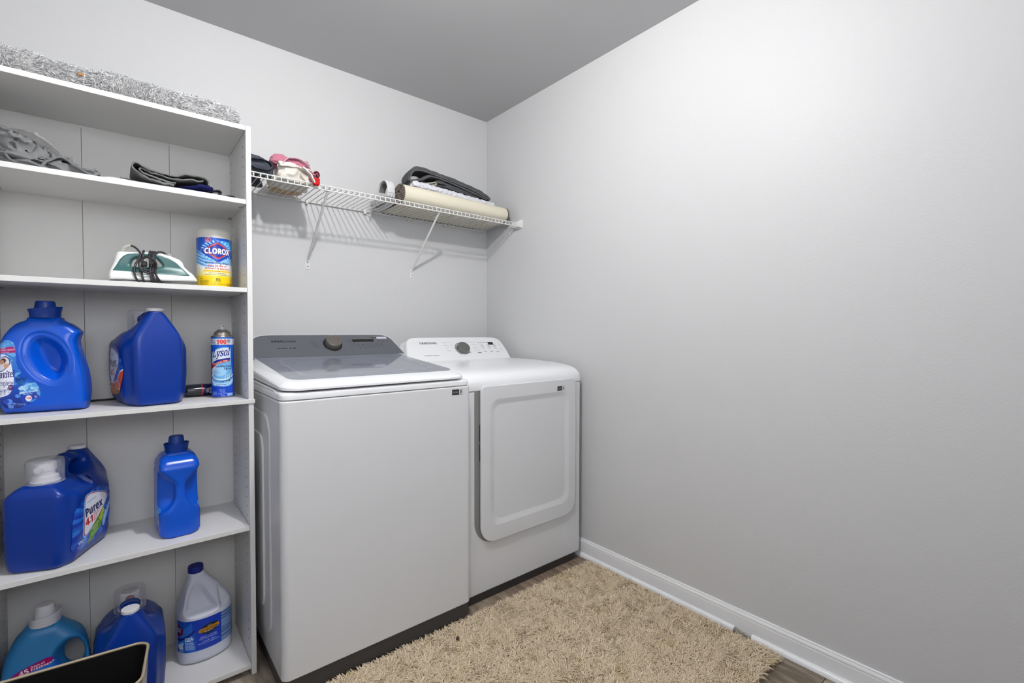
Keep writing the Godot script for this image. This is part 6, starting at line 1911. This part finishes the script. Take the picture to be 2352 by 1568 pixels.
func iron() -> void:
	var t := thing("clothes_iron", "white and teal steam iron with its black cord wound round the handle", "iron", Vector3(-1.697, 1.2680, 0.585), deg_to_rad(-2))
	var px := func(x: float, y: float) -> Vector2: return Vector2(-0.105 + (x - 180) * 0.0001606, maxf(0.0072 + (735 - y) * 0.000197 + (x - 180) * 0.0000135, 0.006))
	var shell := PackedVector2Array()
	var sp := [px.call(190, 738), px.call(168, 690), px.call(172, 650), px.call(215, 560), px.call(258, 440), px.call(280, 355), px.call(300, 325), px.call(340, 310), px.call(560, 318), px.call(800, 318), px.call(960, 335), px.call(1110, 378), px.call(1230, 425), px.call(1275, 470), px.call(1305, 540), px.call(1390, 620), px.call(1425, 640), px.call(1520, 755), px.call(1515, 775), px.call(900, 772), px.call(500, 755)]
	for q in sp: shell.push_back(q)
	var hole := curve([px.call(500, 480), px.call(535, 425), px.call(640, 398), px.call(830, 400), px.call(895, 440), px.call(950, 535), px.call(700, 545), px.call(515, 540)], 4)
	var wide := func(q: Vector2) -> float:
		var u := (q.x + 0.107) / 0.217
		var w := 0.050 * pow(maxf(1.0 - pow(maxf(u, 0.0), 2.2), 0.0), 0.7) + 0.003
		return w * lerpf(1.0, 0.40, smoothstep(0.012, 0.06, q.y)) * smoothstep(-0.02, 0.05, u + 0.02)
	var F := moulded(Vector3(-0.116, -0.002, -0.058), Vector3(0.118, 0.10, 0.058), 0.0024, shell, func(q: Vector2, d: float) -> float: return wide.call(q), 0.010, func(p: Vector3, d: float) -> float:
		if p.y < 0.03 or p.y > 0.09: return d
		return smax(d, -pdist(Vector2(p.x, p.y), hole), 0.008))
	part("shell", F.mesh(), mat(Color(0.87, 0.88, 0.87), 0.3), t, "white plastic shell")
	var teal := PackedVector2Array()
	for q in [px.call(232, 608), px.call(285, 515), px.call(335, 430), px.call(385, 380), px.call(440, 350), px.call(560, 338), px.call(800, 345), px.call(940, 368), px.call(1060, 410), px.call(1170, 475), px.call(1290, 585), px.call(1400, 692), px.call(1000, 676), px.call(600, 640)]: teal.push_back(q)
	F = moulded(Vector3(-0.116, 0.008, -0.058), Vector3(0.118, 0.10, 0.058), 0.0024, teal, func(q: Vector2, d: float) -> float: return wide.call(q) + 0.0018, 0.003, func(p: Vector3, d: float) -> float:
		if p.y < 0.03 or p.y > 0.09: return d
		return smax(d, -pdist(Vector2(p.x, p.y), hole), 0.008))
	part("side_panel", F.mesh(), mat(Color(0.22, 0.39, 0.385), 0.35), t, "teal side panels and grip")
	var g := G.new()
	var rs := []
	for y in [0.0, 0.0055]:
		var ring := PackedVector3Array()
		for q in curve([Vector2(-0.10, 0.044), Vector2(-0.02, 0.046), Vector2(0.05, 0.034), Vector2(0.098, 0.012), Vector2(0.114, 0.0), Vector2(0.098, -0.012), Vector2(0.05, -0.034), Vector2(-0.02, -0.046), Vector2(-0.10, -0.044)], 4): ring.push_back(Vector3(q.x, y, q.y))
		rs.push_back(ring)
	g.loft(rs)
	part("soleplate", g.mesh(30), mat(grey(0.45), 0.3, 0.9), t, "metal soleplate")
	g = G.new()
	g.cyl(Vector3(0.036, 0.084, 0), Vector3(0.039, 0.099, 0), 0.0075, 18)
	part("steam_knob", g.mesh(40), mat(grey(0.62), 0.4), t, "grey steam knob")
	g = G.new()
	g.box(Vector3(0.094, 0.028, 0), Vector3(0.008, 0.007, 0.010), 0.002)
	part("spray_nozzle", g.mesh(), mat(Color(0.87, 0.88, 0.87), 0.3), t)
	# ribbed cord guard and the cord
	var guard := curve3([Vector3(-0.076, 0.090, -0.004), Vector3(-0.073, 0.100, -0.002), Vector3(-0.066, 0.109, 0.0), Vector3(-0.055, 0.114, 0.002)], 10)
	g = G.new()
	for i in guard.size() - 1:
		if i % 3 == 0: g.tube(PackedVector3Array([guard[i], guard[i] + (guard[i + 1] - guard[i]) * 2.0]), lerpf(0.0058, 0.0042, float(i) / guard.size()), 10)
	g.tube(guard, 0.0036, 8)
	part("cord_guard", g.mesh(50), mat(Color(0.80, 0.79, 0.75), 0.5), t, "white ribbed cord guard")
	var cm := mat(Color(0.135, 0.125, 0.14), 0.45)
	g = G.new()
	g.tube(curve3([Vector3(-0.055, 0.114, 0.002), Vector3(-0.046, 0.110, 0.006), Vector3(-0.036, 0.098, 0.016), Vector3(-0.032, 0.085, 0.026), Vector3(-0.042, 0.060, 0.038), Vector3(-0.047, 0.035, 0.050), Vector3(-0.042, 0.012, 0.054), Vector3(-0.035, 0.0035, 0.050)], 7), 0.0027, 8)
	for q in [[-0.026, -0.030, 0.0], [-0.011, -0.010, 0.001], [-0.005, -0.004, 0.0], [0.001, 0.003, 0.0015]]:
		g.tube(curve3([Vector3(q[0] - 0.004, 0.094, -0.020), Vector3(q[0], 0.1005, -0.006), Vector3(q[0] + 0.002, 0.1005, 0.008), Vector3(q[0], 0.090, 0.024), Vector3((q[0] + q[1]) / 2, 0.060, 0.036 + q[2]), Vector3(q[1], 0.035, 0.050 + q[2]), Vector3(q[1] + 0.003, 0.012, 0.0535), Vector3(q[1] + 0.006, 0.0035, 0.049)], 7), 0.0027, 8)
	g.tube(curve3([Vector3(0.028, 0.0975, 0.006), Vector3(0.018, 0.101, 0.010), Vector3(0.008, 0.098, 0.020), Vector3(-0.002, 0.085, 0.032), Vector3(-0.004, 0.06, 0.042), Vector3(0.000, 0.036, 0.050), Vector3(0.010, 0.014, 0.052), Vector3(0.018, 0.0035, 0.047)], 7), 0.0027, 8)
	for k in 2:
		var ring := PackedVector3Array()
		for i in 32:
			var a := TAU * i / 32
			ring.push_back(Vector3(-0.0175 + k * 0.002 + cos(a) * (0.0185 + k * 0.0015), 0.058 - k * 0.004 + sin(a) * (0.0195 + k * 0.003), 0.050 + k * 0.005 + 0.003 * sin(a * 2)))
		g.tube(ring, 0.0027, 8, true)
	part("cord", g.mesh(60), cm, t, "black cord wound in loops")
	g = G.new()
	g.box(Vector3(-0.0235, 0.058, 0.041), Vector3(0.014, 0.016, 0.012), 0.004)
	part("plug", g.mesh(), cm, t, "black plug")

func wire_things() -> void:
	var dy := 1.7566      # top of the wires
	# rug rolled with its cream backing outside
	var t := thing("rolled_rug", "brown shag rug rolled with its cream backing outside, on the right of the wire shelf", "rolled rug", Vector3(-0.385, dy + 0.0014, 0.16))
	var outer := curve([Vector2(-0.139, 0.0005), Vector2(-0.06, 0.0003), Vector2(0.03, 0.0003), Vector2(0.085, 0.006), Vector2(0.116, 0.024), Vector2(0.125, 0.050), Vector2(0.114, 0.080), Vector2(0.086, 0.097), Vector2(0.052, 0.096), Vector2(0.0, 0.075), Vector2(-0.07, 0.042), Vector2(-0.138, 0.010), Vector2(-0.1455, 0.005)], 6)
	var at := func(s: float, q: PackedVector2Array, x: float) -> PackedVector3Array:
		var ring := PackedVector3Array()
		for i in q.size():
			var nn := (q[(i + 1) % q.size()] - q[(i - 1 + q.size()) % q.size()]).normalized().orthogonal()
			ring.push_back(Vector3(x, (q[i].y - nn.y * s) * (1.0 - 0.10 * smoothstep(-0.3, 0.35, x)), q[i].x - nn.x * s))
		return ring
	var sgn := -1.0 if at.call(0.01, outer, 0.0)[30].y < at.call(0.0, outer, 0.0)[30].y else 1.0
	var ins := func(d: float, x: float) -> PackedVector3Array: return at.call(d if sgn < 0 else -d, outer, x)
	var g := G.new()
	g.loft([ins.call(0.0045, -0.3245), ins.call(0.0, -0.3245), ins.call(0.0, -0.2), ins.call(0.0, 0.0), ins.call(0.0, 0.2), ins.call(0.0, 0.3345), ins.call(0.0045, 0.3345)], false, false)
	var back := cloth_mat(Color(0.875, 0.85, 0.775), 0.85, 0.35)
	part("backing", g.mesh(50), back, t, "cream woven backing")
	var bind := cloth_mat(Color(0.42, 0.385, 0.36), 0.8, 0.4)
	for e in [[-0.327, -0.3195], [0.327, 0.337]]:
		g = G.new()
		g.loft([ins.call(0.007, e[0]), ins.call(-0.0006, e[0]), ins.call(-0.0008, e[1]), ins.call(0.007, e[1]), ins.call(0.007, e[0])], false, false)
		part("binding", g.mesh(50), bind, t, "brown bound edge")
	g = G.new()
	g.loft([ins.call(0.0068, -0.3225), ins.call(0.0068, 0.333)])
	var pile_m := mat(Color.WHITE, 0.9, 0.0, 0.2)
	pile_m.vertex_color_use_as_albedo = true
	part("pile_core", g.mesh(50), mat(Color(0.22, 0.195, 0.185), 0.95), t, "dark pile inside the roll")
	g = ribbon(curve([Vector2(-0.06, 0.030), Vector2(-0.02, 0.046), Vector2(0.03, 0.066), Vector2(0.048, 0.066), Vector2(0.052, 0.052), Vector2(0.040, 0.038), Vector2(0.0, 0.028), Vector2(-0.06, 0.020)], 6, false), 0.006, -0.330, -0.30)
	part("inner_fold", g.mesh(50), bind, t, "inner turn of the roll")
	g = ribbon(curve([Vector2(-0.05, 0.032), Vector2(0.03, 0.058), Vector2(0.044, 0.057), Vector2(0.042, 0.046), Vector2(0.0, 0.033), Vector2(-0.05, 0.024)], 6, false), 0.003, -0.3275, -0.28)
	part("inner_backing", g.mesh(50), back, t)
	var curl := yarn(0.009, 0.0016, 1.2, 4, 5)
	var inside := func() -> Vector2:
		for k in 60:
			var q := Vector2(rng.randf_range(-0.14, 0.12), rng.randf_range(0.006, 0.092))
			if pdist(q, outer) < -0.011 and pdist(q, PackedVector2Array([Vector2(-0.06, 0.036), Vector2(0.03, 0.072), Vector2(0.058, 0.068), Vector2(0.056, 0.045), Vector2(0.0, 0.022), Vector2(-0.06, 0.014)])) > 0.0: return q
		return Vector2(0.08, 0.02)
	shag(t, curl, 700, func() -> Transform3D:
		var q: Vector2 = inside.call()
		return lean(Vector3(-1, 0, 0), Vector3(0, rng.randfn(), rng.randfn()).normalized(), rng.randf_range(0.2, 0.8), rng.randf() * TAU, rng.randf_range(0.8, 1.2), Vector3(-0.3215, q.y, q.x)), pile_m, func() -> Color: return Color(0.38, 0.34, 0.32).lerp(Color(0.62, 0.57, 0.54), rng.randf()))
	# pale grey rug, half rolled, at the left behind it
	t = thing("rolled_rug", "pale grey ribbed rug half rolled behind the left end of the cream-backed roll", "rolled rug", Vector3(-0.74, dy + 0.0004, 0.13))
	g = ribbon(curve([Vector2(-0.09, 0.004), Vector2(-0.02, 0.005), Vector2(0.04, 0.012), Vector2(0.062, 0.045), Vector2(0.060, 0.090), Vector2(0.035, 0.122), Vector2(0.0, 0.130), Vector2(-0.035, 0.118), Vector2(-0.055, 0.09)], 6, false), 0.006, -0.015, 0.024)
	part("backing", g.mesh(50), cloth_mat(Color(0.84, 0.84, 0.845), 0.7, 0.2), t, "white ribbed backing")
	g = G.new()
	for q in [[0.047, 0.108], [0.058, 0.083], [0.0635, 0.060], [0.060, 0.040]]: g.cyl(Vector3(-0.012, q[1], q[0] + 0.002), Vector3(0.021, q[1] + 0.001, q[0] + 0.0025), 0.0022, 6)
	part("rib", g.mesh(50), cloth_mat(Color(0.70, 0.70, 0.71)), t).set_meta("kind", "stuff")
	g = ribbon(curve([Vector2(-0.08, 0.011), Vector2(-0.02, 0.012), Vector2(0.035, 0.020), Vector2(0.054, 0.048), Vector2(0.052, 0.086), Vector2(0.03, 0.113), Vector2(0.0, 0.120), Vector2(-0.03, 0.108), Vector2(-0.046, 0.085)], 6, false), 0.0055, -0.010, 0.022)
	part("pile_side", g.mesh(50), cloth_mat(grey(0.48), 0.95, 0.4), t, "grey pile on the inner side")
	var frw := yarn(0.022, 0.0013, 0.9, 4, 4)
	shag(t, frw, 520, func() -> Transform3D:
		var z := rng.randf_range(-0.09, 0.09)
		var b := Vector3(rng.randf_range(-0.035, 0.012), rng.randf_range(0.010, 0.034), z)
		return lean(Vector3(-0.7, 0.1, 0.2).normalized(), Vector3(-0.6, rng.randf_range(-0.12, 0.4), rng.randfn()), 0.3, rng.randf() * TAU, rng.randf_range(0.7, 1.15), b), pile_m, func() -> Color: return Color(0.52, 0.52, 0.53).lerp(Color(0.86, 0.86, 0.87), rng.randf()))
	g = ribbon(curve([Vector2(-0.042, -0.036), Vector2(-0.039, -0.012), Vector2(-0.036, 0.004), Vector2(-0.022, 0.0075)], 5, false), 0.0025, -0.088, -0.079, 2)
	part("hanging_tape", g.mesh(50), cloth_mat(Color(0.80, 0.80, 0.80)), t, "short white tape hanging through the wires")
	# white fluffy mat on the cream roll
	var m := crumple(Vector3(-0.30, -0.05, -0.10), Vector3(0.30, 0.06, 0.10), 0.0045, func(p: Vector3) -> float: return slab(p, Vector3(0, -0.035 * p.x / 0.27 * 0.5 - 0.12 * p.z * 0.0, 0), Vector3(0.262, 0.017, 0.075), 0.015), 41, 0.004, 0.004, 75.0)
	var o := part("white_mat", m, cloth_mat(Color(0.88, 0.88, 0.91), 0.95, 0.6), self)
	o.position = Vector3(-0.350, 1.8555, 0.130)
	o.rotation.x = -0.38
	tag(o, "white fluffy bath mat folded flat between cream-backed roll and dark grey mat", "bath mat")
	# dark grey bath mat on top
	t = thing("folded_mat", "dark grey terry bath mat folded over itself on top of the rolled rugs", "bath mat", Vector3(-0.33, 1.907, 0.10))
	var terry := cloth_mat(Color(0.37, 0.375, 0.385), 0.95, 1.0)
	terry.uv1_scale = Vector3(22, 22, 22)
	g = ribbon(curve([Vector2(-0.268, 0.004), Vector2(-0.266, 0.03), Vector2(-0.252, 0.060), Vector2(-0.215, 0.077), Vector2(-0.16, 0.078), Vector2(-0.08, 0.070), Vector2(0.02, 0.058), Vector2(0.12, 0.043), Vector2(0.21, 0.022), Vector2(0.258, 0.002)], 7, false), 0.021, -0.05, 0.06, 2, Vector2(-0.02, 0.0))
	part("top_fold", wobble(g, 0.006, 18.0, 6).mesh(50), terry, t)
	g = ribbon(curve([Vector2(0.255, 0.004), Vector2(0.18, 0.014), Vector2(0.08, 0.033), Vector2(-0.02, 0.049), Vector2(-0.10, 0.057), Vector2(-0.14, 0.054), Vector2(-0.17, 0.043), Vector2(-0.20, 0.024), Vector2(-0.235, 0.010)], 7, false), 0.019, -0.045, 0.056, 2, Vector2(-0.02, 0.0))
	part("middle_fold", wobble(g, 0.006, 18.0, 6).mesh(50), terry, t)
	g = ribbon(curve([Vector2(0.19, 0.002), Vector2(0.10, 0.012), Vector2(0.0, 0.026), Vector2(-0.07, 0.036), Vector2(-0.105, 0.030), Vector2(-0.11, 0.020), Vector2(-0.14, 0.012), Vector2(-0.20, 0.008)], 7, false), 0.020, -0.04, 0.052, 2, Vector2(-0.02, 0.0))
	part("inner_fold", wobble(g, 0.005, 16.0, 6).mesh(50), terry, t)
	g = ribbon(curve([Vector2(0.17, -0.004), Vector2(0.06, 0.008), Vector2(-0.04, 0.017), Vector2(-0.12, 0.010), Vector2(-0.21, 0.006)], 7, false), 0.014, -0.04, 0.050, 2, Vector2(-0.02, 0.0))
	part("under_fold", wobble(g, 0.006, 18.0, 6).mesh(50), terry, t)
	var edge := cloth_mat(Color(0.40, 0.40, 0.41), 0.85)
	for q in [[Vector2(-0.266, 0.006), Vector2(-0.256, 0.042), Vector2(-0.235, 0.063), Vector2(-0.19, 0.070), Vector2(-0.10, 0.062), Vector2(0.02, 0.048), Vector2(0.13, 0.030), Vector2(0.24, 0.001)], [Vector2(-0.225, 0.012), Vector2(-0.19, 0.026), Vector2(-0.16, 0.045), Vector2(-0.12, 0.053), Vector2(-0.02, 0.043), Vector2(0.10, 0.021), Vector2(0.23, -0.006)]]:
		var path := PackedVector3Array()
		for p in curve(q, 6, false): path.push_back(Vector3(p.x - 0.02, p.y - 0.001, 0.0615))
		g = G.new()
		g.tube(path, 0.0035, 8)
		part("binding", g.mesh(60), edge, t, "grey bound edge")
	g = ribbon(curve([Vector2(-0.185, 0.004), Vector2(-0.14, 0.018), Vector2(-0.118, 0.025), Vector2(-0.106, 0.022), Vector2(-0.112, 0.013), Vector2(-0.15, 0.004)], 5, false), 0.004, 0.03, 0.058, 2, Vector2(-0.02, 0.0))
	part("backing_loop", g.mesh(50), back, t, "tan backing showing in the fold")
	# dark folded garment at the left
	t = thing("folded_jacket", "dark slate folded garment at the left of the wire shelf, beside the pink bag", "clothing", Vector3(-1.462, dy + 0.0006, 0.185))
	var slate := cloth_mat(Color(0.28, 0.295, 0.335), 0.6, 0.2)
	m = crumple(Vector3(-0.19, -0.004, -0.12), Vector3(0.19, 0.105, 0.125), 0.0036, func(p: Vector3) -> float: return maxf(slab(p, Vector3(0, 0.036 - 0.05 * p.x, 0), Vector3(0.150, 0.044, 0.10), 0.026), -p.y), 51, 0.010, 0.03, 11.0, Vector3(0.7, 1.6, 1.0), 0.0)
	part("folds", m, slate, t)
	g = ribbon(curve([Vector2(0.08, 0.058), Vector2(0.125, 0.062), Vector2(0.158, 0.052), Vector2(0.165, 0.034), Vector2(0.145, 0.022), Vector2(0.11, 0.026), Vector2(0.075, 0.034)], 6, false), 0.0035, 0.02, 0.104, 2)
	part("cuff", wobble(g, 0.006, 18.0, 6).mesh(50), slate, t, "open cuff at the right end")
	# tan pouch by the wall
	m = crumple(Vector3(-0.09, -0.004, -0.055), Vector3(0.09, 0.06, 0.06), 0.0034, func(p: Vector3) -> float: return maxf(slab(p, Vector3(0, 0.018, 0), Vector3(0.065, 0.024, 0.035), 0.018), -p.y), 61, 0.006, 0.02, 14.0, Vector3(1, 1, 1), 0.0)
	o = part("tan_pouch", m, cloth_mat(Color(0.83, 0.72, 0.58), 0.7), self)
	o.position = Vector3(-1.205, dy + 0.0006, 0.066)
	tag(o, "tan cloth pouch lying by the wall under the pink and white bag", "pouch")
	# pink and white bag
	t = thing("tote_bag", "crumpled white and pink tote bag with a red corner, drooping over the wire shelf edge", "bag", Vector3(-1.197, dy + 0.0006, 0.215))
	var whitec := cloth_mat(Color(0.88, 0.86, 0.82), 0.7, 0.2)
	var pink := cloth_mat(Color(0.74, 0.47, 0.54), 0.65, 0.2)
	var pale := cloth_mat(Color(0.80, 0.64, 0.72), 0.65, 0.2)
	m = crumple(Vector3(-0.11, -0.004, -0.17), Vector3(0.115, 0.095, 0.125), 0.0034, func(p: Vector3) -> float: return maxf(slab(p, Vector3(-0.005, 0.030 - 0.12 * p.x * smoothstep(-0.1, 0.1, p.x), -0.014), Vector3(0.075, 0.036, 0.076), 0.024), -p.y), 71, 0.010, 0.018, 13.0, Vector3(1, 1, 1), 0.0)
	part("body", m, whitec, t, "white cloth body")
	m = crumple(Vector3(-0.11, 0.035, -0.10), Vector3(0.10, 0.135, 0.105), 0.0032, func(p: Vector3) -> float: return slab(p, Vector3(-0.02 , 0.078 - 0.25 * maxf(p.x, 0.0), -0.01), Vector3(0.062, 0.026, 0.060), 0.022), 77, 0.010, 0.018, 14.0, Vector3(0.8, 1.6, 1.0))
	part("top_panel", m, pink, t, "dusty pink panel")
	g = ribbon(curve([Vector2(-0.060, 0.060), Vector2(-0.035, 0.092), Vector2(0.0, 0.100), Vector2(0.030, 0.086), Vector2(0.052, 0.058), Vector2(0.034, 0.045)], 6, false), 0.004, 0.045, 0.068, 2)
	part("strap", wobble(g, 0.006, 18.0, 6).mesh(50), pale, t, "pale pink strap")
	g = ribbon(curve([Vector2(-0.075, 0.052), Vector2(-0.03, 0.054), Vector2(0.02, 0.056), Vector2(0.05, 0.054)], 6, false), 0.005, 0.055, 0.085, 2)
	part("hem", wobble(g, 0.006, 18.0, 6).mesh(50), whitec, t)
	g = ribbon(curve([Vector2(0.010, 0.050), Vector2(0.030, 0.034), Vector2(0.046, 0.008), Vector2(0.052, -0.006)], 6, false), 0.007, 0.101, 0.116, 2)
	part("drooping_side", wobble(g, 0.006, 18.0, 6).mesh(50), whitec, t, "white side hanging over the front rail")
	var spiral := []
	for i in 22:
		var a := i * 0.5
		var r := 0.006 + 0.0011 * i
		spiral.push_back(Vector2(0.066 + cos(a) * r * 0.7, 0.032 + sin(a) * r * 0.9))
	g = ribbon(curve(spiral, 2, false), 0.0026, 0.055, 0.098, 2)
	part("rolled_end", wobble(g, 0.006, 18.0, 6).mesh(50), pink, t, "pink end rolled in a spiral")
	m = crumple(Vector3(0.03, -0.03, 0.085), Vector3(0.09, 0.035, 0.13), 0.0022, func(p: Vector3) -> float: return slab(p, Vector3(0.062, 0.000, 0.109), Vector3(0.011, 0.016, 0.006), 0.005), 81, 0.0012, 0.006, 25.0)
	part("red_corner", m, cloth_mat(Color(0.72, 0.02, 0.06), 0.5), t, "bright red corner")
